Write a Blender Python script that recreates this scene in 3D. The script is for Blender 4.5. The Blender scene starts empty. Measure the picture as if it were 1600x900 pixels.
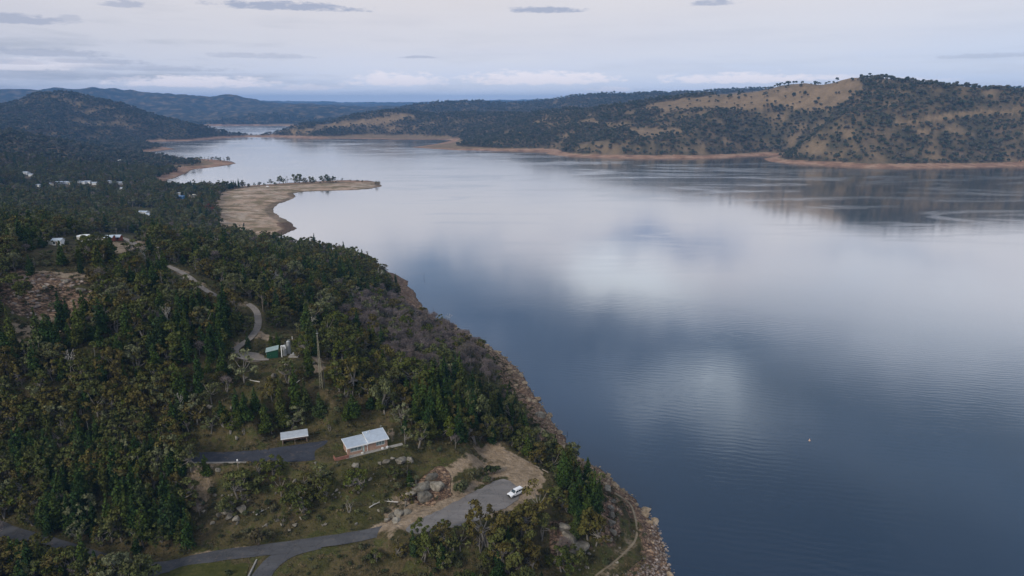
import bpy, bmesh, math, random
import numpy as np
from mathutils import Vector, Matrix

# ------------------------------------------------------------------ camera, sky, sun, exposure
CAM_H, F_PX, TILT = 130.0, 1067.0, math.radians(15.2)
sc = bpy.context.scene
col = sc.collection
cam_data = bpy.data.cameras.new('camera'); cam_data.lens = 24.0; cam_data.sensor_width = 36.0
cam_data.clip_start = 1.0; cam_data.clip_end = 60000.0
cam = bpy.data.objects.new('camera', cam_data); col.objects.link(cam)
cam.location = (0, 0, CAM_H); cam.rotation_euler = (math.radians(90) - TILT, 0, 0)
sc.camera = cam

SUN_EL, SUN_AZ = math.radians(32), math.radians(-140)      # azimuth from +Y towards +X : behind the camera, from the left
sun_d = bpy.data.lights.new('sun', 'SUN'); sun_d.energy = 1.8; sun_d.angle = math.radians(18); sun_d.color = (1.0, 0.93, 0.84)
sun = bpy.data.objects.new('sun', sun_d); col.objects.link(sun)
_d = Vector((math.sin(SUN_AZ)*math.cos(SUN_EL), math.cos(SUN_AZ)*math.cos(SUN_EL), math.sin(SUN_EL)))
sun.rotation_euler = _d.to_track_quat('Z', 'Y').to_euler()

sc.view_settings.view_transform = 'Standard'; sc.view_settings.look = 'None'
sc.view_settings.exposure = 0.4; sc.view_settings.gamma = 1.0
sc.view_settings.use_curve_mapping = False
sc.cycles.max_bounces = 6; sc.cycles.volume_bounces = 0; sc.cycles.diffuse_bounces = 2; sc.cycles.glossy_bounces = 3
sc.cycles.transparent_max_bounces = 4

class NT:
    """small helper for node trees"""
    def __init__(s, tree): s.t = tree; tree.nodes.clear()
    def n(s, typ, **kw):
        nd = s.t.nodes.new(typ)
        ins = kw.pop('ins', {})
        for k, v in kw.items(): setattr(nd, k, v)
        for k, v in ins.items():
            sock = nd.inputs[k]
            if isinstance(v, bpy.types.NodeSocket): s.t.links.new(v, sock)
            else: sock.default_value = v
        return nd
    def m(s, op, a, b=0.0, c=None, clamp=False):
        nd = s.t.nodes.new('ShaderNodeMath'); nd.operation = op; nd.use_clamp = clamp
        for i, v in enumerate((a, b, c)):
            if v is None: continue
            if isinstance(v, bpy.types.NodeSocket): s.t.links.new(v, nd.inputs[i])
            else: nd.inputs[i].default_value = v
        return nd.outputs[0]
    def mix(s, f, a, b, blend='MIX'):
        nd = s.t.nodes.new('ShaderNodeMix'); nd.data_type = 'RGBA'; nd.blend_type = blend
        for i, v in ((0, f), (6, a), (7, b)):
            if isinstance(v, bpy.types.NodeSocket): s.t.links.new(v, nd.inputs[i])
            else: nd.inputs[i].default_value = v if i == 0 else (tuple(v) + (1,))[:4]
        return nd.outputs[2]
    def ramp(s, f, stops, interp='LINEAR'):
        nd = s.t.nodes.new('ShaderNodeValToRGB'); cr = nd.color_ramp; cr.interpolation = interp
        while len(cr.elements) < len(stops): cr.elements.new(0.5)
        for e, (p, c) in zip(cr.elements, stops):
            e.position = p; e.color = (tuple(c) + (1,))[:4] if hasattr(c, '__len__') else (c, c, c, 1)
        s.t.links.new(f, nd.inputs[0]); return nd.outputs[0]
    def noise(s, vec, scale, detail=3, rough=0.55, out=0, dist=0.0):
        nd = s.t.nodes.new('ShaderNodeTexNoise'); nd.inputs['Scale'].default_value = scale
        nd.inputs['Detail'].default_value = detail; nd.inputs['Roughness'].default_value = rough
        nd.inputs['Distortion'].default_value = dist
        if vec is not None: s.t.links.new(vec, nd.inputs['Vector'])
        return nd.outputs[out]
    def link(s, a, b): s.t.links.new(a, b)

def ray_dir(px, py):
    u = (px - 800) / F_PX; v = (py - 450) / F_PX
    return np.array([u, math.cos(TILT) - v*math.sin(TILT), -math.sin(TILT) - v*math.cos(TILT)])

def build_world():
    w = bpy.data.worlds.new('World'); sc.world = w; w.use_nodes = True
    g = NT(w.node_tree)
    tc = g.n('ShaderNodeTexCoord').outputs['Generated']
    sky = g.n('ShaderNodeTexSky', sky_type='NISHITA', sun_disc=False)
    sky.sun_elevation = SUN_EL; sky.sun_rotation = SUN_AZ; sky.altitude = 400; sky.dust_density = 2.0
    nish = g.n('ShaderNodeVectorMath', operation='SCALE', ins={0: sky.outputs[0], 'Scale': 0.07}).outputs[0]
    sep = g.n('ShaderNodeSeparateXYZ', ins={0: tc}); X, Y, Z = sep.outputs
    az = g.m('ARCTAN2', X, Y)                                  # radians
    el = g.m('ARCSINE', Z)
    ax = g.m('MULTIPLY', az, 57.2958); ey = g.m('MULTIPLY', el, 57.2958)      # degrees
    # warped coordinates for the soft cloud masses
    comb = g.n('ShaderNodeCombineXYZ', ins={0: ax, 1: ey, 2: 0.0}).outputs[0]
    wn = g.n('ShaderNodeTexNoise', ins={'Vector': comb, 'Scale': 0.16, 'Detail': 5.0, 'Roughness': 0.6})
    wx = g.m('ADD', ax, g.m('MULTIPLY', g.m('SUBTRACT', g.n('ShaderNodeSeparateXYZ', ins={0: wn.outputs['Color']}).outputs[0], 0.5), 9.0))
    wy = g.m('ADD', ey, g.m('MULTIPLY', g.m('SUBTRACT', g.n('ShaderNodeSeparateXYZ', ins={0: wn.outputs['Color']}).outputs[1], 0.5), 6.0))
    # overcast sheet: colour by height above the horizon
    t = g.m('DIVIDE', ey, 60.0, clamp=True)
    base = g.ramp(t, [(0.0, (0.68, 0.73, 0.86)), (0.035, (0.60, 0.635, 0.76)), (0.075, (0.58, 0.575, 0.64)), (0.13, (0.62, 0.585, 0.60)),
                      (0.22, (0.90, 0.85, 0.88)), (0.29, (0.50, 0.56, 0.70)), (0.38, (0.25, 0.36, 0.54)), (0.6, (0.29, 0.37, 0.50)), (1.0, (0.46, 0.49, 0.56))])
    # bluer towards the right near the horizon
    right = g.m('MULTIPLY', g.m('DIVIDE', g.m('ADD', ax, 2.0), 38.0, clamp=True), g.m('SUBTRACT', 1.0, g.m('DIVIDE', ey, 8.5, clamp=True)))
    base = g.mix(g.m('MULTIPLY', right, 0.75), base, (0.47, 0.56, 0.74))
    leftd = g.m('MULTIPLY', g.m('DIVIDE', g.m('SUBTRACT', -12.0, ax), 26.0, clamp=True), g.m('SUBTRACT', 1.0, g.m('DIVIDE', ey, 10.0, clamp=True)))
    base = g.mix(g.m('MULTIPLY', leftd, 0.6), base, (0.36, 0.38, 0.46))
    def blob(cx, cy, rx, ry):
        dx = g.m('DIVIDE', g.m('SUBTRACT', wx, cx), rx); dy = g.m('DIVIDE', g.m('SUBTRACT', wy, cy), ry)
        return g.m('EXPONENT', g.m('MULTIPLY', g.m('ADD', g.m('MULTIPLY', dx, dx), g.m('MULTIPLY', dy, dy)), -1.0))
    def px_dir(px, py):                                          # the part of the sky that the lake mirrors at this spot
        d = ray_dir(px, py); d /= np.linalg.norm(d)
        return math.degrees(math.atan2(d[0], d[1])), math.degrees(math.asin(-d[2]))
    c = base
    for (px, py, rx, ry, s, colr) in [
            (690, 440, 8, 3.4, 0.9, (0.11, 0.20, 0.35)), (800, 500, 9, 3.2, 0.95, (0.075, 0.145, 0.27)), (930, 540, 8, 2.6, 0.95, (0.075, 0.145, 0.26)), (1140, 540, 6, 1.6, 0.7, (0.12, 0.19, 0.29)),
            (1035, 380, 6.0, 1.3, 1.0, (0.20, 0.26, 0.42)), (960, 385, 2.6, 0.7, 0.5, (0.24, 0.29, 0.42)), (1390, 405, 6, 1.2, 0.7, (0.30, 0.34, 0.45)),
            (1270, 610, 9, 2.8, 0.8, (0.10, 0.165, 0.24)), (1560, 660, 8, 3.4, 0.85, (0.12, 0.18, 0.25)), (1300, 800, 16, 5.0, 0.7, (0.11, 0.17, 0.24)), (800, 640, 8, 4, 0.5, (0.16, 0.24, 0.42)),
            (985, 452, 5.0, 1.9, 1.0, (1.0, 1.05, 1.12)), (940, 425, 2.8, 1.6, 0.8, (0.95, 1.0, 1.08)), (1095, 610, 4.6, 2.0, 0.95, (1.0, 1.12, 1.26)), (1150, 660, 4.0, 1.8, 0.6, (0.85, 0.98, 1.12)), (1020, 640, 3.2, 1.6, 0.55, (0.8, 0.92, 1.08)), (1400, 760, 6, 2.4, 0.35, (0.34, 0.42, 0.52)), (900, 590, 4, 1.6, 0.35, (0.36, 0.45, 0.60)),
            (1400, 450, 14, 2.6, 0.8, (0.70, 0.71, 0.78)), (1500, 540, 10, 3.0, 0.6, (0.78, 0.84, 0.95)), (1250, 470, 6, 2.0, 0.5, (0.60, 0.66, 0.78))]:
        a, e = px_dir(px, py)
        c = g.mix(g.m('MULTIPLY', blob(a, e, rx, ry), s, clamp=True), c, colr)
    # streaky cloud layer seen edge-on
    pv = g.n('ShaderNodeCombineXYZ', ins={0: g.m('DIVIDE', X, g.m('ADD', Z, 0.06)), 1: g.m('DIVIDE', Y, g.m('ADD', Z, 0.06)), 2: 0.0}).outputs[0]
    n1 = g.noise(pv, 0.55, 6, 0.6)
    streak = g.ramp(n1, [(0.40, 0.0), (0.62, 1.0)])
    c = g.mix(g.m('MULTIPLY', streak, 0.22), c, (0.66, 0.65, 0.68))
    sv = g.n('ShaderNodeCombineXYZ', ins={0: g.m('MULTIPLY', ax, 0.10), 1: g.m('MULTIPLY', ey, 0.9), 2: 3.0}).outputs[0]
    n2 = g.noise(sv, 1.0, 5, 0.6)
    lowband = g.m('MULTIPLY', g.ramp(n2, [(0.50, 0.0), (0.68, 1.0)]), g.m('SUBTRACT', 1.0, g.m('DIVIDE', ey, 9.0, clamp=True)))
    lefty = g.m('ADD', 0.25, g.m('MULTIPLY', g.m('DIVIDE', g.m('SUBTRACT', -5.0, ax), 25.0, clamp=True), 0.75))
    c = g.mix(g.m('MULTIPLY', g.m('MULTIPLY', lowband, 0.75), lefty), c, (0.28, 0.31, 0.39))
    # row of small pale cumulus low over the far hills, and a few thin dark clouds higher up
    def dir_px(px, py):
        d = ray_dir(px, py); d /= np.linalg.norm(d)
        return math.degrees(math.atan2(d[0], d[1])), math.degrees(math.asin(d[2]))
    cn = g.noise(comb, 0.9, 6, 0.65)
    hv = g.n('ShaderNodeCombineXYZ', ins={0: g.m('MULTIPLY', ax, 0.8), 1: g.m('MULTIPLY', ey, 2.6), 2: 0.0}).outputs[0]
    hn = g.noise(hv, 1.0, 6, 0.65)
    def cloud(px, py, wpx, hpx, s, colr, flat=0.62, n=hn, lo=0.0):
        nonlocal c
        a, e = dir_px(px, py)
        rx = wpx/18.0; ry = hpx/18.0
        dx = g.m('DIVIDE', g.m('SUBTRACT', ax, a), rx)
        ddy = g.m('SUBTRACT', ey, e)
        dyu = g.m('DIVIDE', g.m('MAXIMUM', ddy, 0.0), ry); dyd = g.m('DIVIDE', g.m('MINIMUM', ddy, 0.0), ry*0.45)
        dd = g.m('ADD', g.m('MULTIPLY', dx, dx), g.m('ADD', g.m('MULTIPLY', dyu, dyu), g.m('MULTIPLY', dyd, dyd)))
        v = g.m('SUBTRACT', g.m('ADD', 1.0, g.m('MULTIPLY', g.m('SUBTRACT', n, 0.5), 3.6)), dd)
        v = g.m('MULTIPLY', g.m('DIVIDE', v, 0.7, clamp=True), s)
        c = g.mix(v, c, colr)
    PALE = (0.83, 0.775, 0.82)
    for (px, py, w_, h_, s) in [(310, 131, 110, 12, 0.9), (620, 128, 75, 15, 0.85), (840, 126, 130, 15, 0.9), (1150, 125, 120, 11, 0.85), (480, 138, 60, 6, 0.5), (30, 105, 70, 9, 0.5), (1400, 126, 70, 5, 0.45), (1290, 122, 60, 6, 0.5), (90, 100, 70, 8, 0.35), (960, 140, 40, 5, 0.5)]:
        cloud(px, py, w_, h_, s, PALE)
    DARK = (0.30, 0.33, 0.44)
    for (px, py, w_, h_, s) in [(450, 12, 110, 9, 0.85), (850, 17, 60, 7, 0.85), (1115, 6, 36, 6, 0.75), (20, 32, 60, 9, 0.7), (70, 84, 90, 7, 0.5), (150, 97, 60, 5, 0.45), (240, 108, 110, 6, 0.35), (15, 98, 50, 5, 0.4), (190, 8, 26, 7, 0.6), (110, 33, 16, 8, 0.4), (655, 90, 30, 3, 0.5), (400, 88, 80, 6, 0.35), (60, 120, 120, 8, 0.3), (1540, 88, 60, 5, 0.35)]:
        cloud(px, py, w_, h_, s, DARK)
    c = g.mix(0.88, nish, c)
    # below the horizon: dull ground colour (never in view)
    c = g.mix(g.m('LESS_THAN', Z, -0.01), c, (0.10, 0.11, 0.13))
    bg = g.n('ShaderNodeBackground', ins={'Color': c, 'Strength': 1.0})
    out = g.n('ShaderNodeOutputWorld'); g.link(bg.outputs[0], out.inputs[0])
build_world()

# ------------------------------------------------------------------ numeric helpers
rng = np.random.default_rng(7)
_lat = rng.random((256, 256))
def vnoise(x, y):
    xi = np.floor(x).astype(int); yi = np.floor(y).astype(int)
    fx = x - xi; fy = y - yi; fx = fx*fx*(3-2*fx); fy = fy*fy*(3-2*fy)
    a = _lat[xi & 255, yi & 255]; b = _lat[(xi+1) & 255, yi & 255]
    c = _lat[xi & 255, (yi+1) & 255]; d = _lat[(xi+1) & 255, (yi+1) & 255]
    return (a*(1-fx)+b*fx)*(1-fy) + (c*(1-fx)+d*fx)*fy
def fbm(x, y, octv=4, seed=0):
    s = 0; a = 0.5; t = 0
    x = x + seed*17.13; y = y + seed*31.7
    for i in range(octv):
        s = s + a*vnoise(x, y); t += a; a *= 0.5
        x, y = x*1.97 + 5.2 + 0.3*y, y*1.97 + 1.3 - 0.3*x
    return s/t            # 0..1
def sstep(a, b, x):
    t = np.clip((x-a)/(b-a), 0, 1); return t*t*(3-2*t)

def P(px, py, z):
    """the point at height z that the photograph shows at pixel (px, py)"""
    d = ray_dir(px, py); t = (z - CAM_H)/d[2]
    return np.array([d[0]*t, d[1]*t, z])
def PD(px, py, D):
    d = ray_dir(px, py); t = D/math.hypot(d[0], d[1])
    return np.array([d[0]*t, d[1]*t, CAM_H + d[2]*t])
def AZ(px, D, z):
    d = ray_dir(px, 200); t = D/math.hypot(d[0], d[1]); return np.array([d[0]*t, d[1]*t, z])
def project(x, y, z):
    dz = z - CAM_H; dep = y*math.cos(TILT) - dz*math.sin(TILT); up = y*math.sin(TILT) + dz*math.cos(TILT)
    dep = np.maximum(dep, 1.0) if isinstance(dep, np.ndarray) else max(dep, 1.0)
    return 800 + F_PX*x/dep, 450 - F_PX*up/dep, dep

def in_poly(x, y, poly):
    x = np.asarray(x, float); y = np.asarray(y, float)
    inside = np.zeros(x.shape, bool); n = len(poly)
    for i in range(n):
        x0, y0 = poly[i][0], poly[i][1]; x1, y1 = poly[(i+1) % n][0], poly[(i+1) % n][1]
        if y0 == y1: continue
        c = ((y0 > y) != (y1 > y)) & (x < (x1-x0)*(y-y0)/(y1-y0) + x0)
        inside ^= c
    return inside
def seg_dist(x, y, pts, closed=False, zs=None):
    """distance to a polyline; with zs also the interpolated height of the nearest point"""
    best = np.full(np.shape(x), 1e18); zz = np.zeros(np.shape(x))
    n = len(pts)
    for i in range(n if closed else n-1):
        ax_, ay_ = pts[i][0], pts[i][1]; bx, by = pts[(i+1) % n][0], pts[(i+1) % n][1]
        dx, dy = bx-ax_, by-ay_; L = dx*dx+dy*dy + 1e-9
        t = np.clip(((x-ax_)*dx + (y-ay_)*dy)/L, 0, 1)
        d = (x-ax_-t*dx)**2 + (y-ay_-t*dy)**2
        if zs is not None:
            m = d < best; zz = np.where(m, zs[i]*(1-t)+zs[(i+1) % n]*t, zz)
        best = np.minimum(best, d)
    best = np.sqrt(best)
    return (best, zz) if zs is not None else best

# ------------------------------------------------------------------ shoreline
SHORE_PX = [(1085, 1020), (1062, 950), (1050, 900), (1040, 865), (1030, 835), (1012, 805), (990, 778), (966, 762), (958, 744), (945, 734), (925, 726), (905, 715),
    (885, 690), (862, 655), (842, 632), (822, 598), (805, 572), (783, 552), (748, 532), (712, 512), (684, 500), (664, 488), (660, 476), (648, 464), (650, 458), (638, 446), (633, 436), (620, 431),
    (604, 424), (590, 415), (560, 405), (520, 398), (480, 392), (430, 385), (405, 380), (412, 376), (432, 371), (452, 363), (467, 358), (457, 350), (447, 343), (431, 335),
    (428, 326), (436, 318), (452, 313), (463, 307), (458, 302), (475, 300), (500, 299), (540, 298), (575, 296), (597, 291), (593, 284), (575, 282), (545, 281), (510, 282), (480, 284), (440, 286),
    (400, 289), (370, 291), (345, 292), (320, 292), (290, 292), (274, 291), (262, 285), (262, 281), (278, 276), (292, 270), (300, 265), (330, 262),
    (358, 258), (371, 255), (362, 252), (335, 249), (300, 247), (265, 246), (240, 243), (234, 237), (255, 235), (276, 233), (260, 230), (242, 227), (232, 223),
    (245, 221), (300, 220), (345, 216), (380, 214), (420, 214), (480, 216), (560, 217), (620, 218), (680, 218), (705, 219), (690, 223),
    (660, 228), (640, 230), (680, 233), (720, 235), (800, 236), (850, 237), (856, 239), (852, 240), (870, 243), (900, 245), (1000, 248), (1090, 248), (1150, 246),
    (1200, 243), (1216, 244), (1192, 248), (1200, 252), (1230, 256), (1300, 259), (1350, 262), (1430, 263), (1500, 262), (1600, 260), (1750, 262), (2000, 266)]
shore = [tuple(P(px, py, 0)[:2]) for px, py in SHORE_PX]
land_poly = shore + [(9000, 3000), (16000, 16000), (-16000, 16000), (-16000, -300), (60, -300)]
GAP_PX = [(316, 202), (330, 208.5), (360, 210.5), (400, 210.5), (440, 208), (468, 204), (480, 199), (440, 196.5), (400, 196), (300, 196.5), (240, 197.5)]
gap = [tuple(P(px, py, 0)[:2]) for px, py in GAP_PX]

def shore_sd(x, y):
    d = seg_dist(x, y, shore)
    dg = seg_dist(x, y, gap, True)
    land = in_poly(x, y, land_poly) & ~in_poly(x, y, gap)
    # a little natural wobble, larger far away
    D = np.hypot(x, y)
    w = (fbm(x*0.05, y*0.05, 3, 3)-0.5)*np.minimum(6.0, D*0.008) + (fbm(x*0.25, y*0.25, 2, 4)-0.5)*2.2*(D < 900)
    return np.where(land, 1, -1)*np.minimum(d, dg) + w

# ------------------------------------------------------------------ broad land form: control points
CP = []
def cps(f, L):
    for a in L: CP.append(f(*a))
cps(P, [(200, 897, 17), (330, 897, 16.5), (400, 862, 17), (550, 836, 18.6), (650, 806, 19.8), (750, 780, 21), (820, 752, 21), (790, 705, 22.5), (840, 735, 21), (740, 820, 19.5), (640, 870, 16), (560, 900, 15),
    (800, 850, 15), (880, 870, 10.5), (900, 800, 17), (940, 795, 15.5), (955, 830, 9), (1000, 840, 7.5), (985, 800, 8), (960, 880, 8), (1010, 880, 6.5), (900, 900, 9), (880, 720, 19), (850, 700, 21), (700, 700, 27), (760, 660, 27),
    (570, 705, 30), (450, 705, 29.5), (320, 715, 29), (150, 705, 29), (0, 715, 30), (640, 740, 23.5), (480, 760, 23.5),
    (320, 770, 23.5), (450, 800, 21), (0, 800, 21), (150, 800, 21), (0, 850, 17), (100, 880, 16.5), (560, 800, 20.5), (620, 770, 21.5),
    (-200, 800, 23), (-200, 650, 45), (-150, 500, 66), (-300, 350, 80),
    (420, 570, 44.5), (440, 556, 45), (500, 605, 41), (330, 640, 38), (150, 640, 40), (0, 650, 41), (600, 600, 36), (700, 600, 30), (430, 640, 37), (560, 660, 33), (770, 600, 16), (760, 560, 12), (800, 640, 18),
    (390, 520, 48), (385, 480, 51), (340, 462, 54), (300, 432, 58), (200, 420, 62), (60, 510, 55), (130, 500, 56), (60, 436, 65), (130, 440, 63), (150, 400, 66), (0, 400, 70), (85, 381, 64), (135, 373, 62), (180, 373, 60), (215, 384, 59), (350, 405, 48), (250, 560, 50), (100, 570, 52),
    (450, 430, 38), (550, 450, 24), (500, 500, 36), (600, 520, 25), (670, 530, 15), (570, 425, 14), (480, 405, 16), (640, 480, 5), (400, 395, 22), (600, 450, 13)])
cps(P, [(0, 355, 45), (100, 350, 33), (250, 356, 16), (330, 365, 9), (0, 330, 25), (150, 320, 15), (0, 300, 17), (150, 290, 12), (250, 310, 7), (300, 303, 5), (330, 315, 4), (400, 320, 2.6), (400, 350, 2.6), (430, 350, 1.9), (380, 368, 5), (450, 292, 3.4), (510, 290, 3.4), (565, 290, 2.6), (400, 297, 4),
    (300, 256, 4), (250, 262, 6), (0, 270, 25), (0, 240, 42), (0, 218, 62), (60, 232, 45), (120, 243, 26), (200, 252, 12), (-200, 230, 75), (-300, 300, 60), (170, 237, 14), (220, 243, 6), (240, 231, 4), (150, 222, 14), (50, 214, 40), (0, 209, 66), (220, 219, 6), (300, 217, 5)])
# brown hill, left, three kilometres off
cps(PD, [(-250, 160, 3300), (-100, 172, 3200), (0, 168, 3100), (40, 156, 3100), (90, 147, 3100), (120, 156, 3050), (170, 166, 3000), (220, 178, 2950), (260, 188, 2900), (300, 199, 2850), (322, 206, 2800)])
cps(AZ, [(50, 2500, 55), (150, 2550, 40), (250, 2500, 20), (-150, 2500, 70), (0, 4200, 40), (150, 4200, 30), (280, 3800, 10), (-300, 4300, 60)])
# long blue range on the left
cps(PD, [(-300, 142, 6800), (-150, 141, 6800), (0, 143, 6800), (100, 143, 6800), (190, 144, 6800), (230, 149, 6700), (290, 152, 6500), (320, 156, 6400), (345, 153, 6400), (370, 154, 6400), (395, 161, 6300), (430, 168, 6300),
    (100, 165, 5800), (250, 170, 5600), (350, 178, 5300)])
cps(AZ, [(100, 5000, 20), (330, 4700, 14), (440, 4500, 10), (400, 4050, 6), (490, 3600, 8), (0, 8600, 60), (300, 8600, 60)])
cps(PD, [(440, 169, 5600), (462, 164, 5600), (480, 164, 5600), (500, 167, 5600), (540, 169, 5600), (600, 170, 5600), (640, 172, 5600), (455, 180, 4800), (400, 183, 4700)])
cps(AZ, [(520, 4700, 20), (600, 4600, 25), (480, 7800, 60), (600, 7800, 60), (800, 7800, 60)])
# faint ranges at the horizon
cps(PD, [(-100, 152, 12500), (200, 152, 12500), (400, 159, 12500), (450, 160, 12500), (520, 161, 12500), (600, 162, 12500), (680, 161, 12500), (760, 158, 12500), (840, 157, 12500), (880, 160, 12500), (1000, 158, 12500), (1300, 157, 12500), (1700, 157, 12500)])
cps(AZ, [(-100, 15500, 100), (400, 15500, 100), (900, 15500, 100), (1400, 15500, 100), (1900, 15500, 100)])
# middle range
cps(PD, [(590, 180, 4300), (620, 172, 4200), (660, 165, 4100), (700, 163, 4100), (780, 162, 4100), (850, 161, 4100), (890, 153, 4100), (940, 150, 4100), (1000, 150, 4100), (1080, 148, 4000), (1150, 144, 3900), (1220, 140, 3900), (1400, 140, 3900), (1700, 145, 3900)])
cps(AZ, [(600, 3600, 30), (750, 3300, 35), (900, 3200, 50), (1050, 3000, 70), (1250, 2900, 90), (1500, 2900, 90), (1800, 2900, 90), (700, 5200, 60), (900, 5400, 60), (1200, 5400, 60), (1600, 5400, 60)])
# grassy knoll and low wooded hill
cps(PD, [(430, 203, 2900), (500, 194, 2950), (560, 186, 2950), (610, 181, 2950), (640, 180, 2950), (700, 185, 2850), (750, 187, 2750), (790, 188, 2600)])
cps(P, [(340, 211.5, 2.0), (380, 212, 1.8), (420, 211.8, 2.0), (460, 208, 3.0), (330, 210, 2), (400, 212.5, 1.6), (480, 208, 6), (560, 208, 12), (640, 208, 12), (700, 212, 8), (740, 218, 10), (760, 228, 8), (700, 228, 4)])
# the big hill on the right
cps(PD, [(830, 184, 2450), (880, 181, 2350), (930, 177, 2250), (970, 170, 2250), (1010, 164, 2250), (1060, 157, 2250), (1110, 153, 2250), (1160, 148, 2200), (1210, 141, 2150), (1270, 134, 2100), (1330, 128, 2050), (1380, 126, 2000), (1440, 132, 2000),
    (1480, 137, 2050), (1540, 138, 2000), (1600, 141, 2000), (1700, 146, 2000), (1850, 155, 1950),
    (950, 205, 1950), (1050, 195, 1950), (1150, 185, 1900), (1250, 175, 1850), (1350, 170, 1800), (1450, 175, 1750), (1550, 180, 1750), (1000, 225, 1750), (1100, 222, 1700), (1200, 220, 1630), (1350, 225, 1580), (1500, 225, 1560), (1600, 222, 1560), (1800, 225, 1560)])
cps(PD, [(860, 210, 2100), (900, 195, 2150)])
CP = np.array(CP)
_cu = np.arctan2(CP[:, 0], CP[:, 1]); _cv = np.log(np.hypot(CP[:, 0], CP[:, 1]))
def _phi(r): return np.sqrt(r*r + 0.0004)
_A = _phi(np.hypot(_cu[:, None]-_cu[None], _cv[:, None]-_cv[None]))
_A[np.diag_indices(len(CP))] += 0.0
_n = len(CP); _M = np.zeros((_n+1, _n+1)); _M[:_n, :_n] = _A; _M[:_n, _n] = 1; _M[_n, :_n] = 1
_M[np.arange(_n), np.arange(_n)] -= 0.00012
_w = np.linalg.solve(_M, np.append(CP[:, 2], 0))
def macro(x, y):
    sh = np.shape(x); x = np.ravel(x); y = np.ravel(y)
    out = np.empty(x.size)
    for i in range(0, x.size, 60000):
        u = np.arctan2(x[i:i+60000], y[i:i+60000]); v = np.log(np.maximum(np.hypot(x[i:i+60000], y[i:i+60000]), 50))
        out[i:i+60000] = _phi(np.sqrt((u[:, None]-_cu)**2 + (v[:, None]-_cv)**2)) @ _w[:_n] + _w[_n]
    return out.reshape(sh)

def h_raw(x, y):
    x = np.asarray(x, float); y = np.asarray(y, float)
    D = np.hypot(x, y); sd = shore_sd(x, y); m = macro(x, y)
    amp = np.interp(D, [100, 300, 900, 2000, 4000, 8000, 13000], [1.0, 2.0, 4.0, 45, 70, 120, 60])*np.clip((m-2)/30, 0.05, 1)
    sc1 = np.interp(D, [100, 1000, 3000, 8000], [0.03, 0.012, 0.004, 0.0016])
    # ridged noise gives gullies and spurs; blended between fixed scales so nothing swims
    def gul(s, sd_): return 1-np.abs(fbm(x*s, y*s, 4, sd_)*2-1)*2
    far = sstep(1200, 2200, D); vfar = sstep(4500, 6500, D)
    nz = (1-far)*(fbm(x*0.03, y*0.03, 4, 1)-0.5) + far*(1-vfar)*(gul(0.0045, 2)-0.5)*0.40 + vfar*(gul(0.0022, 5)-0.4)*0.42
    m = m + amp*nz + vfar*(fbm(x*0.005, y*0.005, 4, 15)-0.5)*55 + far*(1-vfar)*(fbm(x*0.010, y*0.010, 4, 16)-0.5)*14*np.clip((m-8)/40, 0, 1)
    m = np.maximum(m, 1.2 + 0.3*fbm(x*0.02, y*0.02, 2, 9))
    flat = in_poly(x, y, [tuple(P(a, b, 0)[:2]) for a, b in [(255, 300), (620, 300), (620, 275), (340, 275), (255, 278)]]) | in_poly(x, y, [tuple(P(a, b, 0)[:2]) for a, b in [(320, 375), (480, 375), (480, 298), (320, 298)]])
    near = 1-sstep(600, 1000, D)
    slope = near*0.55 + (1-near)*0.16
    slope = np.where(flat, 0.09, slope)
    prof = slope*np.maximum(sd, 0) + (1-near)*(~flat)*0.75*np.maximum(sd-45, 0)
    prof = prof + near*np.clip(sd/6, 0, 1)*((fbm(x*0.11, y*0.11, 4, 6)-0.45)*4.5 + np.round(fbm(x*0.2+y*0.05, y*0.2, 2, 8)*4)/4*1.2)*(~flat)
    prof = np.maximum(prof, 0.02*np.maximum(sd, 0))
    k = 3.0                                                      # smooth minimum of beach slope and land form
    hmin = -k*np.log(np.exp(-np.minimum(prof, 400)/k) + np.exp(-np.minimum(m, 400)/k))
    hmin = np.where(prof > m + 15, m, hmin) ; hmin = np.where(m > prof + 15, prof, hmin)
    hl = np.where(sd > 0, np.maximum(hmin + k*math.log(2)*np.exp(-np.abs(prof-m)/k)*0.6, 0.04*np.minimum(sd, 3)), 0)
    return np.where(sd > 0, hl, np.maximum(sd*0.5, -12)), sd

def hit(px, py, hf, lo=90, hi=14000):
    t = np.exp(np.linspace(math.log(lo), math.log(hi), 900))
    d = ray_dir(px, py); s = t/math.hypot(d[0], d[1])
    for _ in range(2):
        x = d[0]*s; y = d[1]*s; z = CAM_H + d[2]*s
        hh = hf(x, y); b = np.nonzero(z <= hh)[0]
        if len(b) == 0: return None
        i = b[0]
        if i == 0: break
        s = np.linspace(s[i-1], s[i], 24)
    i = max(i, 1)
    return np.array([x[i], y[i], hh[i]])
hraw = lambda x, y: np.maximum(h_raw(x, y)[0], 0.0)

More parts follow.
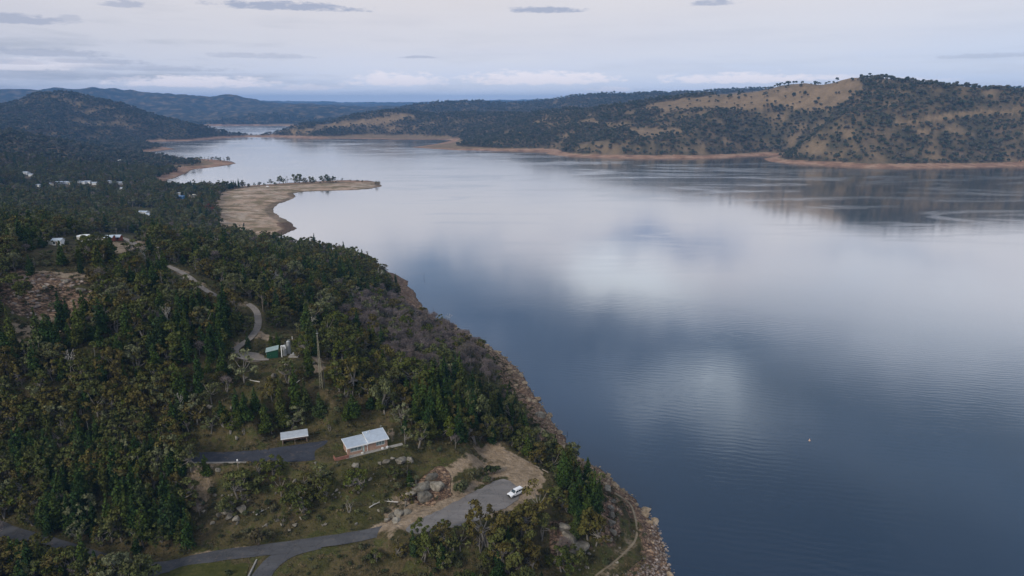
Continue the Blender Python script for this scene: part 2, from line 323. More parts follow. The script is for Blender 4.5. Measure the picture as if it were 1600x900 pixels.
# ------------------------------------------------------------------ roads and level pads
def chaikin(p, n=2):
    p = [np.array(q, float) for q in p]
    for _ in range(n):
        q = [p[0]]
        for a, b in zip(p[:-1], p[1:]): q += [a*0.75+b*0.25, a*0.25+b*0.75]
        q.append(p[-1]); p = q
    return p
def road_line(pxs, zs=None):
    pts = []
    for i, (px, py) in enumerate(pxs):
        pts.append(P(px, py, zs[i]) if zs is not None else hit(px, py, hraw))
    p = chaikin(pts, 3)
    for _ in range(0 if zs is not None else 6):
        z = [q[2] for q in p]
        for i in range(1, len(p)-1): p[i][2] = (z[i-1]+z[i]+z[i+1])/3
    return p
ROADS = {
 'main_road': (road_line([(-60, 800), (10, 832), (90, 853), (150, 874), (205, 888), (250, 889), (330, 869), (400, 861), (480, 850), (560, 838), (630, 823), (690, 803), (745, 782)], [17, 17, 16.7, 16.6, 16.6, 16.6, 16.8, 17, 17.6, 18.5, 19.4, 20.2, 20.9]), 6.2, 'asphalt'),
 'side_road': (road_line([(120, 930), (190, 903), (250, 889)], [16.4, 16.5, 16.6]), 6.0, 'asphalt'),
 'branch_road': (road_line([(500, 848), (450, 862), (420, 882), (405, 905), (398, 940)], [17.8, 17.3, 16.9, 16.6, 16.4]), 5.6, 'asphalt'),
 'upper_road': (road_line([(-80, 722), (0, 718), (60, 715), (150, 714), (230, 714), (300, 715), (340, 714)], [29.3]*7), 6.0, 'asphalt'),
 'gravel_track': (road_line([(376, 470), (388, 475), (400, 484), (404, 499), (402, 514), (391, 529), (376, 539), (364, 548), (372, 558), (398, 562), (420, 561)]), 2.7, 'gravel'),
 'hill_track': (road_line([(262, 415), (295, 431), (311, 447), (327, 457), (346, 466), (376, 470)]), 3.0, 'gravel'),
 'ridge_track': (road_line([(188, 372), (203, 375), (209, 380), (207, 387)]), 3.2, 'gravel'),
 'walking_track': (road_line([(960, 770), (985, 786), (992, 805), (996, 825), (994, 845), (978, 862), (960, 878), (930, 900)]), 0.9, 'dirt'),
 'point_track': (road_line([(395, 297), (430, 296), (470, 292), (520, 290), (560, 291), (585, 293)]), 5.0, 'pale_dirt'),
}
def pad(pxs, z): return [tuple(P(a, b, z)[:2]) for a, b in pxs], z
PADS = {
 'car_park': pad([(690, 795), (745, 766), (783, 746), (800, 753), (811, 764), (812, 778), (790, 795), (768, 801), (742, 816), (690, 828), (640, 836), (630, 823)], 21.0),
 'house_yard': pad([(297, 711), (345, 707), (400, 704), (450, 697), (486, 692), (519, 687), (534, 704), (532, 712), (500, 717), (478, 721), (390, 722), (297, 723)], 29.3),
 'shed_yard': pad([(372, 548), (410, 552), (415, 562), (395, 567), (374, 562)], 45.0),
}
PAD_FLAT = {   # extra levelled ground
 'house_pad': pad([(520, 715), (515, 695), (545, 680), (575, 668), (612, 676), (625, 695), (600, 705), (540, 720)], 29.7),
 'carport_pad': pad([(432, 700), (432, 682), (485, 676), (495, 692)], 29.4),
 'shed_pad': pad([(405, 562), (405, 550), (430, 540), (470, 535), (475, 560), (440, 566)], 45.0),
 'gravel_pad': pad([(783, 746), (770, 728), (760, 705), (790, 712), (856, 743), (852, 762), (830, 782), (800, 798), (770, 800)], 20.95),
}
def height(x, y, full=False):
    h, sd = h_raw(x, y)
    D = np.hypot(x, y)
    near = D < 520
    if np.any(near):
        xn, yn, hn = x[near], y[near], h[near]
        for nm, (pts, w, kind) in ROADS.items():
            if nm == 'point_track': continue
            d, z = seg_dist(xn, yn, pts, zs=[p[2] for p in pts])
            t = 1 - sstep(w/2+0.9, w/2+(7 if w > 5 else 2.5), d)
            hn = hn*(1-t) + (z-0.10)*t
        for poly, z in list(PADS.values()) + list(PAD_FLAT.values()):
            d = seg_dist(xn, yn, poly, True); ins = in_poly(xn, yn, poly)
            t = np.where(ins, 1, 1 - sstep(0.8, 8.0, d))
            hn = hn*(1-t) + (z-0.10)*t
        h = h.copy(); h[near] = hn
    return (h, sd) if full else h
hfun = lambda x, y: np.maximum(height(x, y), 0.0)

# ------------------------------------------------------------------ terrain sheet
NA, NR = 1150, 980
az = np.radians(np.linspace(-50, 50, NA)); rr = np.exp(np.linspace(math.log(60), math.log(16500), NR))
GA, GR = np.meshgrid(az, rr); GX = GR*np.sin(GA); GY = GR*np.cos(GA)
GH, GS = height(GX.ravel(), GY.ravel(), True); GH = GH.reshape(GX.shape); GS = GS.reshape(GX.shape)
def hlook(x, y):
    """height of the built terrain sheet (bilinear)"""
    x = np.asarray(x, float); y = np.asarray(y, float)
    fa = (np.arctan2(x, y)-az[0])/(az[1]-az[0]); fr = (np.log(np.maximum(np.hypot(x, y), 60.1))-math.log(60))/(math.log(16500/60)/(NR-1))
    fa = np.clip(fa, 0, NA-1.001); fr = np.clip(fr, 0, NR-1.001); ia = fa.astype(int); ir = fr.astype(int); ta = fa-ia; tr = fr-ir
    return (GH[ir, ia]*(1-ta)+GH[ir, ia+1]*ta)*(1-tr) + (GH[ir+1, ia]*(1-ta)+GH[ir+1, ia+1]*ta)*tr
def slook(x, y):
    fa = np.clip(np.round((np.arctan2(x, y)-az[0])/(az[1]-az[0])), 0, NA-1).astype(int)
    fr = np.clip(np.round((np.log(np.maximum(np.hypot(x, y), 60.1))-math.log(60))/(math.log(16500/60)/(NR-1))), 0, NR-1).astype(int)
    return GS[fr, fa]
GPX, GPY, GDEP = project(GX, GY, GH)

# material masks: R bare dirt / sand, G rock, B forest litter (dark), second: tan grass
def soft_poly(poly, edge, wob):
    """1 inside a region of ground given by its outline, fading over 'edge' metres with a ragged edge"""
    w = [tuple(hp[:2]) for hp in poly]
    d = seg_dist(GX, GY, w, True); ins = in_poly(GX, GY, w)
    sd_ = np.where(ins, d, -d) + (fbm(GX*0.13, GY*0.13, 4, 12)-0.5)*wob*2.6
    return sstep(-edge*1.3, edge*1.3, sd_)
def ground(pxs):
    out = []
    for a, b in pxs:
        q = hit(a, b, hlook)
        out.append(q if q is not None else P(a, b, 0))
    return out
SD, HH, DD = GS, GH, np.hypot(GX, GY)
dirt = np.zeros_like(GX); rock = np.zeros_like(GX)
nearm = DD < 700
beach_far = (SD < 36+(fbm(GX*0.012, GY*0.012, 3, 22)-0.5)*34)*(HH < 5.6 + (fbm(GX*0.02, GY*0.02, 3, 20)-0.5)*4.5)*(DD > 700)
dirt = np.maximum(dirt, beach_far*1.0)
sandw = in_poly(GX, GY, [tuple(P(a, b, 2)[:2]) for a, b in [(338, 372), (480, 376), (480, 312), (640, 300), (640, 280), (470, 288), (380, 294), (345, 303), (332, 325), (345, 345)]])
dirt = np.where(sandw, 0, dirt)
lowpt = in_poly(GPX, GPY, [(925, 770), (985, 775), (1015, 830), (1012, 868), (960, 905), (860, 905), (930, 830)])*1.0
cliff = (1-sstep(12-7*lowpt, 17-8*lowpt, SD + (fbm(GX*0.08, GY*0.08, 3, 21)-0.5)*9))*(DD < 800)
rock = np.maximum(rock, cliff)
for pts_px, edge, wob, amt in [
    ([(783, 746), (768, 728), (752, 705), (765, 690), (790, 703), (860, 742), (856, 765), (830, 785), (800, 800), (770, 802), (800, 780)], 1.2, 4, 1.0),
    ([(640, 795), (690, 770), (765, 738), (790, 748), (745, 768), (640, 825), (600, 832), (570, 836), (600, 820)], 1.0, 4, 0.8),
    ([(600, 815), (560, 835), (640, 826), (640, 812), (620, 790), (660, 765), (640, 760), (610, 790)], 1.5, 4, 0.6),
    ([(700, 735), (715, 716), (745, 718), (740, 735), (700, 745)], 1.5, 3, 0.85),
    ([(300, 868), (400, 852), (480, 841), (560, 830), (560, 836), (480, 847), (400, 858), (300, 880)], 0.8, 2, 0.7),
    ([(357, 543), (372, 534), (378, 540), (370, 550), (378, 560), (414, 559), (412, 565), (370, 564)], 0.8, 2, 1.0),
    ([(404, 518), (412, 520), (428, 527), (420, 531), (400, 528)], 0.8, 2, 0.9),
    ([(0, 505), (70, 490), (130, 470), (150, 480), (100, 500), (55, 530), (30, 520), (0, 512)], 4, 10, 1.0),
    ([(40, 428), (140, 420), (150, 436), (80, 440)], 3, 8, 0.8),
    ([(260, 415), (290, 425), (330, 455), (385, 474), (380, 480), (335, 466), (295, 440)], 2, 4, 0.5),
    ([(150, 385), (180, 380), (230, 376), (235, 390), (180, 395)], 3, 6, 0.8),
    ([(300, 724), (400, 724), (400, 745), (330, 760), (310, 790), (295, 750)], 2.0, 7, 0.55),
    ([(490, 550), (540, 548), (530, 560), (490, 560)], 2, 4, 0.9),
    ([(470, 570), (500, 575), (480, 590)], 1, 3, 0.8),
    ([(930, 900), (970, 860), (985, 845), (992, 858), (975, 885), (950, 915)], 2, 6, 0.55),
    ([(606, 670), (612, 668), (616, 690), (610, 695)], 1, 2, 0.8)]:
    pg = ground(pts_px); dirt = np.maximum(dirt, amt*soft_poly(pg, edge, wob))
for pts_px, edge, wob, amt in [
    ([(0, 432), (30, 425), (145, 440), (148, 470), (110, 490), (60, 492), (0, 500)], 3, 8, 1.0),
    ([(640, 765), (665, 735), (685, 730), (700, 755), (695, 775), (670, 787), (640, 778)], 0.8, 3, 1.0),
    ([(900, 900), (1000, 895), (1030, 870), (1022, 855), (1055, 890), (1060, 930), (900, 930)], 1.5, 4, 0.0),
    ([(945, 770), (962, 780), (960, 850), (940, 850)], 1.5, 4, 0.9),
    ([(860, 820), (880, 815), (925, 855), (905, 870), (870, 875)], 1.5, 4, 0.9)]:
    rock = np.maximum(rock, amt*soft_poly(ground(pts_px), edge, wob))
# tan open pasture of the far hills: everywhere that forest is not
def pix_region(poly): return in_poly(GPX, GPY, poly)
GRASS_PX = [[(1000, 172), (1040, 158), (1090, 153), (1200, 139), (1290, 126), (1345, 121), (1352, 138), (1335, 155), (1300, 172), (1250, 172), (1215, 164), (1180, 174), (1130, 168), (1070, 172)],
    [(1400, 190), (1470, 178), (1500, 172), (1600, 168), (1600, 176), (1520, 180), (1470, 188), (1405, 196)], [(985, 200), (1050, 198), (1068, 206), (1000, 214), (975, 208)], [(905, 188), (935, 186), (935, 193), (900, 195)],
    [(1430, 200), (1455, 200), (1450, 212), (1435, 212)], [(430, 205), (470, 200), (560, 188), (620, 178), (648, 182), (636, 188), (560, 194), (480, 205)]]
dens_n = fbm(GX*0.006, GY*0.006, 4, 30)
forest = sstep(0.40, 0.52, dens_n + 0.10)
gr = np.zeros_like(GX)
for p_ in GRASS_PX: gr = np.maximum(gr, pix_region(p_)*1.0)
wpx = (fbm(GX*0.012, GY*0.012, 4, 31)-0.5)*22; wpy = (fbm(GX*0.012, GY*0.012, 4, 32)-0.5)*14
gr = np.zeros_like(GX)
for p_ in GRASS_PX: gr = np.maximum(gr, in_poly(GPX+wpx, GPY+wpy, p_)*1.0)
right_hill = (GPX > 640) & (DD > 1200) & (DD < 3200)
def far_density(x, y, h, sd, px, py):
    """how thickly trees stand, 0..1, for ground beyond about 1200 m"""
    D = np.hypot(x, y)
    n = fbm(x*0.007, y*0.007, 4, 30); n2 = fbm(x*0.016, y*0.016, 4, 33)
    a = (fbm(x*0.012, y*0.012, 4, 31)-0.5)*22; b = (fbm(x*0.012, y*0.012, 4, 32)-0.5)*14
    g = np.zeros(np.shape(x))
    for p_ in GRASS_PX: g = np.maximum(g, in_poly(px+a, py+b, p_)*1.0)
    base = sstep(0.33, 0.46, 0.35*n+0.65*n2+0.035)
    lake = sstep(330, 60, sd) if False else 1-sstep(120, 380, sd)
    d = np.clip(base*0.90 + lake*0.34 + 0.08, 0, 1)
    d = np.where(D > 3300, 0.72+0.28*base, d)
    d = np.where((px < 420) & (D > 2400) & (D < 3600), 0.35+0.65*base, d)        # the brown hill on the left
    d = np.where((px < 420) & (D <= 2400), 0.92, d)
    d = d*(1-0.95*g)*np.clip(2.6*fbm(x*0.03, y*0.03, 4, 35)-0.28, 0.10, 1.2); d = np.clip(d, 0, 1)
    return np.where((h < 5.6) | (sd < 36), 0.0, d)
FD = far_density(GX, GY, GH, GS, GPX, GPY)
forest = np.where(DD > 1100, FD, 1.0)

def mesh_obj(name, verts, faces, mats, parent=None, smooth=False, midx=None):
    me = bpy.data.meshes.new(name); verts = np.asarray(verts, float)
    me.from_pydata([tuple(v) for v in verts] if not isinstance(verts, list) else verts, [], [tuple(int(i) for i in f) for f in faces])
    for m in (mats if isinstance(mats, (list, tuple)) else [mats]): me.materials.append(m)
    if midx is not None: me.polygons.foreach_set('material_index', np.asarray(midx, dtype=np.int32))
    if smooth: me.polygons.foreach_set('use_smooth', np.ones(len(me.polygons), bool))
    me.update()
    o = bpy.data.objects.new(name, me); col.objects.link(o)
    if parent is not None: o.parent = parent
    return o

def mat(name):
    m = bpy.data.materials.new(name); m.use_nodes = True; g = NT(m.node_tree)
    return m, g
def finish(g, color, rough=0.9, bump=None, bstr=0.3, bdist=0.1, spec=0.2, metallic=0.0, normal=None):
    p = g.n('ShaderNodeBsdfPrincipled'); p.inputs['Specular IOR Level'].default_value = spec; p.inputs['Metallic'].default_value = metallic
    for k, v in (('Base Color', color), ('Roughness', rough)):
        if isinstance(v, bpy.types.NodeSocket): g.link(v, p.inputs[k])
        else: p.inputs[k].default_value = (tuple(v)+(1,))[:4] if hasattr(v, '__len__') else v
    if bump is not None:
        b = g.n('ShaderNodeBump'); b.inputs['Strength'].default_value = bstr; b.inputs['Distance'].default_value = bdist
        g.link(bump, b.inputs['Height']); g.link(b.outputs[0], p.inputs['Normal'])
    o = g.n('ShaderNodeOutputMaterial'); g.link(p.outputs[0], o.inputs[0]); return p

def terrain_material():
    m, g = mat('terrain')
    at = g.n('ShaderNodeAttribute', attribute_name='masks'); s = g.n('ShaderNodeSeparateColor', ins={0: at.outputs['Color']})
    at2 = g.n('ShaderNodeAttribute', attribute_name='masks2'); s2 = g.n('ShaderNodeSeparateColor', ins={0: at2.outputs['Color']})
    dirtm, rockm, forestm = s.outputs; sandm, farm, shorem = s2.outputs
    pos = g.n('ShaderNodeNewGeometry').outputs['Position']
    nS = g.noise(pos, 0.9, 5, 0.65); nM = g.noise(pos, 0.16, 5, 0.6); nL = g.noise(pos, 0.035, 4, 0.6); nXL = g.noise(pos, 0.008, 5, 0.6)
    # near ground between the trees : leaf litter, dry grass, a little green
    near = g.ramp(nM, [(0.30, (0.028, 0.028, 0.011)), (0.42, (0.055, 0.048, 0.020)), (0.52, (0.100, 0.075, 0.038)), (0.60, (0.062, 0.066, 0.020)), (0.75, (0.135, 0.108, 0.052))])
    near = g.mix(g.ramp(nL, [(0.42, 0.0), (0.68, 0.65)]), near, (0.056, 0.060, 0.016))
    near = g.mix(g.ramp(nS, [(0.60, 0.0), (0.72, 0.6)]), near, (0.19, 0.15, 0.11))
    near = g.mix(g.ramp(nS, [(0.30, 0.75), (0.45, 0.0)]), near, (0.018, 0.02, 0.010))
    far_g = g.ramp(g.noise(pos, 0.03, 8, 0.78), [(0.25, (0.085, 0.065, 0.040)), (0.42, (0.175, 0.125, 0.072)), (0.55, (0.235, 0.165, 0.096)), (0.68, (0.27, 0.195, 0.12)), (0.8, (0.13, 0.11, 0.06))])
    far_f = g.ramp(g.noise(pos, 0.012, 8, 0.75), [(0.30, (0.018, 0.026, 0.018)), (0.46, (0.040, 0.042, 0.028)), (0.56, (0.095, 0.072, 0.046)), (0.70, (0.17, 0.118, 0.074))])
    speck = g.ramp(g.noise(pos, 0.07, 3, 0.8), [(0.50, 0.0), (0.60, 0.85)])
    far_f = g.mix(g.m('MULTIPLY', speck, 0.5), far_f, (0.012, 0.035, 0.016))
    dist_y = g.m('DIVIDE', g.m('SUBTRACT', g.n('ShaderNodeSeparateXYZ', ins={0: pos}).outputs[1], 2600.0), 1600.0, clamp=True)
    far_f = g.mix(g.m('MULTIPLY', dist_y, 0.75), far_f, (0.020, 0.028, 0.026))
    farc = g.mix(g.m('MULTIPLY', forestm, g.m('ADD', 0.80, g.m('MULTIPLY', dist_y, 0.2))), far_g, far_f)
    c = g.mix(farm, near, farc)
    sandc = g.ramp(g.noise(g.n('ShaderNodeMapping', ins={'Vector': pos, 'Scale': (0.5, 1.2, 1.0)}).outputs[0], 0.035, 7, 0.7), [(0.30, (0.120, 0.100, 0.045)), (0.40, (0.20, 0.145, 0.080)), (0.47, (0.38, 0.26, 0.18)), (0.56, (0.47, 0.345, 0.25)), (0.63, (0.19, 0.135, 0.075)), (0.70, (0.36, 0.255, 0.175)), (0.82, (0.42, 0.31, 0.225))])
    sandc = g.mix(g.ramp(g.noise(pos, 0.045, 7, 0.75), [(0.44, 0.0), (0.60, 0.85)]), sandc, (0.15, 0.125, 0.060))
    sandc = g.mix(g.ramp(g.noise(g.n('ShaderNodeMapping', ins={'Vector': pos, 'Location': (37, 11, 0)}).outputs[0], 0.03, 7, 0.75), [(0.52, 0.0), (0.62, 0.7)]), sandc, (0.52, 0.42, 0.33))
    c = g.mix(sandm, c, sandc)
    dn = g.m('ADD', dirtm, g.m('MULTIPLY', g.m('SUBTRACT', nS, 0.5), 0.9)); dn = g.m('MULTIPLY', g.ramp(dn, [(0.30, 0.0), (0.62, 1.0)]), g.ramp(dirtm, [(0.02, 0.0), (0.2, 1.0)]))
    dirt_near = g.ramp(g.noise(pos, 0.35, 6, 0.7), [(0.3, (0.14, 0.105, 0.064)), (0.5, (0.26, 0.195, 0.130)), (0.68, (0.36, 0.28, 0.20)), (0.8, (0.18, 0.14, 0.085))])
    dirt_far = g.ramp(g.noise(pos, 0.03, 6, 0.7), [(0.3, (0.15, 0.090, 0.058)), (0.48, (0.29, 0.170, 0.105)), (0.60, (0.38, 0.25, 0.165)), (0.75, (0.20, 0.135, 0.080))])
    dc = g.mix(farm, dirt_near, dirt_far)
    c = g.mix(dn, c, dc)
    wv = g.n('ShaderNodeVectorMath', operation='ADD', ins={0: g.n('ShaderNodeMapping', ins={'Vector': pos, 'Rotation': (0, 0, 0.6), 'Scale': (1, 1.6, 2.2)}).outputs[0], 1: g.n('ShaderNodeVectorMath', operation='SCALE', ins={0: g.noise(pos, 0.5, 4, 0.65, out=1), 'Scale': 3.5}).outputs[0]}).outputs[0]
    vor = g.n('ShaderNodeTexVoronoi', feature='DISTANCE_TO_EDGE', ins={'Vector': wv, 'Scale': 0.42}).outputs['Distance']
    rc = g.ramp(g.noise(pos, 0.5, 6, 0.75), [(0.3, (0.10, 0.065, 0.042)), (0.43, (0.24, 0.150, 0.095)), (0.56, (0.37, 0.245, 0.155)), (0.68, (0.44, 0.33, 0.24)), (0.8, (0.17, 0.13, 0.06))])
    rc = g.mix(g.ramp(vor, [(0.0, 0.7), (0.10, 0.0)]), rc, (0.04, 0.03, 0.035))
    rn = g.m('ADD', rockm, g.m('MULTIPLY', g.m('SUBTRACT', nM, 0.5), 1.1)); rn = g.m('MULTIPLY', g.ramp(rn, [(0.35, 0.0), (0.6, 1.0)]), g.ramp(rockm, [(0.02, 0.0), (0.2, 1.0)]))
    c = g.mix(rn, c, rc)
    c = g.mix(g.m('MULTIPLY', shorem, 0.6), c, (0.06, 0.045, 0.03))          # wet edge at the waterline
    bh = g.m('ADD', g.m('MULTIPLY', nS, 0.6), g.m('ADD', g.m('MULTIPLY', g.noise(pos, 0.12, 6, 0.7), 2.5), g.m('MULTIPLY', g.ramp(vor, [(0, 0.0), (0.2, 1.0)]), g.m('MULTIPLY', rn, 1.2))))
    finish(g, c, 0.95, bh, 0.9, 1.0, 0.1)
    return m

def build_terrain():
    keep = GH > -4.0
    q = keep[:-1, :-1] | keep[1:, :-1] | keep[:-1, 1:] | keep[1:, 1:]
    idx = np.arange(NA*NR).reshape(NR, NA)
    f = np.stack([idx[:-1, :-1][q], idx[:-1, 1:][q], idx[1:, 1:][q], idx[1:, :-1][q]], 1)
    used = np.zeros(NA*NR, bool); used[f.ravel()] = True
    remap = np.cumsum(used)-1; f = remap[f]
    V = np.stack([GX.ravel()[used], GY.ravel()[used], GH.ravel()[used]], 1)
    me = bpy.data.meshes.new('terrain')
    me.vertices.add(len(V)); me.vertices.foreach_set('co', V.ravel().astype(np.float32))
    me.loops.add(f.size); me.loops.foreach_set('vertex_index', f.ravel().astype(np.int32))
    me.polygons.add(len(f)); me.polygons.foreach_set('loop_start', np.arange(0, f.size, 4, dtype=np.int32))
    me.update(calc_edges=True)
    me.polygons.foreach_set('use_smooth', np.ones(len(f), bool))
    def colattr(nm, a, b, c_):
        at = me.attributes.new(nm, 'FLOAT_COLOR', 'POINT')
        d = np.ones((len(V), 4), np.float32); d[:, 0] = a.ravel()[used]; d[:, 1] = b.ravel()[used]; d[:, 2] = c_.ravel()[used]
        at.data.foreach_set('color', d.ravel())
    colattr('masks', dirt, rock, forest)
    farm = sstep(900, 1300, DD)
    sand = sandw*(GH < 6.5)*1.0
    wet = (1-sstep(0.0, 0.5, GH))*1.0
    colattr('masks2', sand, farm, wet)
    me.materials.append(terrain_material())
    o = bpy.data.objects.new('terrain', me); col.objects.link(o)
    o['kind'] = 'structure'; o['label'] = 'wooded hills and dry slopes around the lake'
    # a plain sheet carrying the ground on behind and beside the modelled land
    return o
terrain = build_terrain()

def water_material():
    m, g = mat('lake_water')
    geo = g.n('ShaderNodeNewGeometry'); pos = geo.outputs['Position']
    def mapped(rot, sx, sy): return g.n('ShaderNodeMapping', ins={'Vector': pos, 'Rotation': (0, 0, math.radians(rot)), 'Scale': (sx, sy, 1)}).outputs[0]
    w1 = g.n('ShaderNodeTexNoise', ins={'Vector': mapped(24, 0.10, 0.42), 'Scale': 1.0, 'Detail': 2.0, 'Roughness': 0.5, 'Distortion': 0.4}).outputs[0]
    w2 = g.n('ShaderNodeTexNoise', ins={'Vector': mapped(-12, 0.35, 0.9), 'Scale': 1.0, 'Detail': 3.0, 'Roughness': 0.6}).outputs[0]
    w3 = g.n('ShaderNodeTexNoise', ins={'Vector': mapped(10, 1.6, 3.0), 'Scale': 1.0, 'Detail': 2.0}).outputs[0]
    patch = g.ramp(g.noise(mapped(15, 0.004, 0.009), 1.0, 4, 0.6), [(0.35, 0.15), (0.62, 1.0)])
    h = g.m('ADD', g.m('MULTIPLY', w1, 0.55), g.m('ADD', g.m('MULTIPLY', w2, 0.22), g.m('MULTIPLY', w3, 0.05)))
    wave = g.n('ShaderNodeTexWave', wave_type='BANDS', bands_direction='Y', ins={'Vector': mapped(14, 1.0, 1.0), 'Scale': 0.10, 'Distortion': 9.0, 'Detail': 3.0, 'Detail Scale': 0.5}).outputs['Fac']
    h = g.m('ADD', h, g.m('MULTIPLY', wave, 0.16))
    calm = g.ramp(g.m('DIVIDE', g.n('ShaderNodeSeparateXYZ', ins={0: pos}).outputs[1], 2000.0, clamp=True), [(0.08, 1.0), (0.20, 0.45), (0.34, 0.24), (0.55, 0.20), (1.0, 0.17)])
    h = g.m('MULTIPLY', g.m('MULTIPLY', h, patch), calm)
    # slicks and cat's-paws on the far reach
    streak = g.noise(mapped(8, 0.0022, 0.010), 1.0, 5, 0.6, dist=1.2)
    r = g.ramp(streak, [(0.38, 0.12), (0.52, 0.13), (0.57, 0.24), (0.62, 0.12), (0.70, 0.14), (0.76, 0.22)])
    nearr = g.ramp(g.m('DIVIDE', g.n('ShaderNodeSeparateXYZ', ins={0: pos}).outputs[1], 2000.0, clamp=True), [(0.25, 0.35), (0.62, 1.0)])
    r = g.m('MULTIPLY', r, nearr)
    b = g.n('ShaderNodeBump', ins={'Height': h, 'Strength': 0.22, 'Distance': 0.5})
    facing = g.n('ShaderNodeLayerWeight', ins={'Blend': 0.5}).outputs['Facing']       # 1 - cos(view angle)
    refl = g.ramp(facing, [(0.0, 0.02), (0.40, 0.065), (0.52, 0.14), (0.62, 0.26), (0.72, 0.44), (0.80, 0.68), (0.86, 0.84), (0.95, 0.92), (1.0, 0.96)])
    gl = g.n('ShaderNodeBsdfGlossy', ins={'Color': (0.985, 0.985, 0.965, 1), 'Roughness': r, 'Normal': b.outputs[0]})
    df = g.n('ShaderNodeBsdfDiffuse', ins={'Color': (0.006, 0.021, 0.047, 1), 'Normal': b.outputs[0]})
    mx = g.n('ShaderNodeMixShader', ins={0: refl, 1: df.outputs[0], 2: gl.outputs[0]})
    o = g.n('ShaderNodeOutputMaterial'); g.link(mx.outputs[0], o.inputs[0])
    return m
lake = mesh_obj('lake_water', [(-16400, -400, 0), (16400, -400, 0), (16400, 16400, 0), (-16400, 16400, 0)], [(0, 1, 2, 3)], water_material())
lake['kind'] = 'structure'; lake['label'] = 'calm blue grey lake reflecting the evening clouds'

# ------------------------------------------------------------------ haze
hz_m = bpy.data.materials.new('haze'); hz_m.use_nodes = True; g = NT(hz_m.node_tree)
HAZE_DENSITY = 0.000085
pv = g.n('ShaderNodeVolumePrincipled', ins={'Color': (0.24, 0.52, 1.0, 1), 'Density': HAZE_DENSITY, 'Anisotropy': 0.0})
g.link(pv.outputs[0], g.n('ShaderNodeOutputMaterial').inputs['Volume'])
x0, x1, y0, y1, z0, z1 = -16450, 16450, -450, 16600, -14, max(GH.max()+30, 180)
haze = mesh_obj('haze', [(x0, y0, z0), (x1, y0, z0), (x1, y1, z0), (x0, y1, z0), (x0, y0, z1), (x1, y0, z1), (x1, y1, z1), (x0, y1, z1)],
    [(0, 3, 2, 1), (4, 5, 6, 7), (0, 1, 5, 4), (1, 2, 6, 5), (2, 3, 7, 6), (3, 0, 4, 7)], hz_m)
haze['kind'] = 'stuff'; haze['label'] = 'thin blue evening haze over the far hills'

# ------------------------------------------------------------------ mesh builder for objects
class MB:
    def __init__(s): s.v = []; s.f = []; s.mi = []
    def add(s, verts, faces, mi=0):
        o = len(s.v); s.v += [tuple(float(c) for c in v) for v in verts]; s.f += [tuple(int(i)+o for i in f) for f in faces]; s.mi += [mi]*len(faces); return s
    def box(s, x0, x1, y0, y1, z0, z1, mi=0):
        return s.add([(x0, y0, z0), (x1, y0, z0), (x1, y1, z0), (x0, y1, z0), (x0, y0, z1), (x1, y0, z1), (x1, y1, z1), (x0, y1, z1)],
            [(0, 3, 2, 1), (4, 5, 6, 7), (0, 1, 5, 4), (1, 2, 6, 5), (2, 3, 7, 6), (3, 0, 4, 7)], mi)
    def hexa(s, bottom, top, mi=0):
        return s.add(list(bottom)+list(top), [(0, 3, 2, 1), (4, 5, 6, 7), (0, 1, 5, 4), (1, 2, 6, 5), (2, 3, 7, 6), (3, 0, 4, 7)], mi)
    def tube(s, a, b, r0, r1=None, n=6, mi=0):
        r1 = r0 if r1 is None else r1; a = Vector(a); b = Vector(b); d = (b-a).normalized()
        u = d.orthogonal().normalized(); w = d.cross(u); V = []
        for p, r in ((a, r0), (b, r1)):
            for k in range(n):
                t = 2*math.pi*k/n; V.append(p + u*(r*math.cos(t)) + w*(r*math.sin(t)))
        return s.add(V, [(k, (k+1) % n, n+(k+1) % n, n+k) for k in range(n)] + [tuple(range(n))[::-1], tuple(range(n, 2*n))], mi)
    def lathe(s, prof, n=20, c=(0, 0), mi=0):
        V = []; F = []
        for r, z in prof:
            for k in range(n): t = 2*math.pi*k/n; V.append((c[0]+r*math.cos(t), c[1]+r*math.sin(t), z))
        for i in range(len(prof)-1):
            for k in range(n): F.append((i*n+k, i*n+(k+1) % n, (i+1)*n+(k+1) % n, (i+1)*n+k))
        F.append(tuple(range(n))[::-1]); F.append(tuple((len(prof)-1)*n+k for k in range(n)))
        return s.add(V, F, mi)
    def extr(s, prof, y0, y1, mi=0):
        """side profile (x, z) extruded across y"""
        n = len(prof); return s.add([(x, y0, z) for x, z in prof]+[(x, y1, z) for x, z in prof],
            [tuple(range(n)), tuple(range(n, 2*n))[::-1]] + [(k, n+k, n+(k+1) % n, (k+1) % n) for k in range(n)], mi)
    def build(s, name, mats, parent=None, smooth=False, label=None, bevel=0):
        o = mesh_obj(name, s.v, s.f, mats, parent, smooth, s.mi if isinstance(mats, (list, tuple)) else None)
        if bevel:
            md = o.modifiers.new('bevel', 'BEVEL'); md.width = bevel; md.segments = 2; md.limit_method = 'ANGLE'
        if label: o['label'] = label
        return o
def thing(name, label, cat, loc=(0, 0, 0), rz=0, group=None, scale=None):
    o = bpy.data.objects.new(name, None); col.objects.link(o); o.empty_display_size = 0.3
    o.location = loc; o.rotation_euler = (0, 0, rz)
    if scale: o.scale = (scale,)*3 if not hasattr(scale, '__len__') else scale
    o['label'] = label; o['category'] = cat
    if group: o['group'] = group
    return o
def tag(o, label, cat=None, group=None, kind=None):
    o['label'] = label
    if cat: o['category'] = cat
    if group: o['group'] = group
    if kind: o['kind'] = kind
    return o
def copy_tree(o, loc, rz, scale, label=None, group=None):
    r = o.copy(); col.objects.link(r); r.location = loc; r.rotation_euler = (0, 0, rz); r.scale = scale
    if label: r['label'] = label
    if group: r['group'] = group
    for ch in list(o.children):
        c = ch.copy(); col.objects.link(c); c.parent = r
        for g2 in list(ch.children):
            d = g2.copy(); col.objects.link(d); d.parent = c
    return r

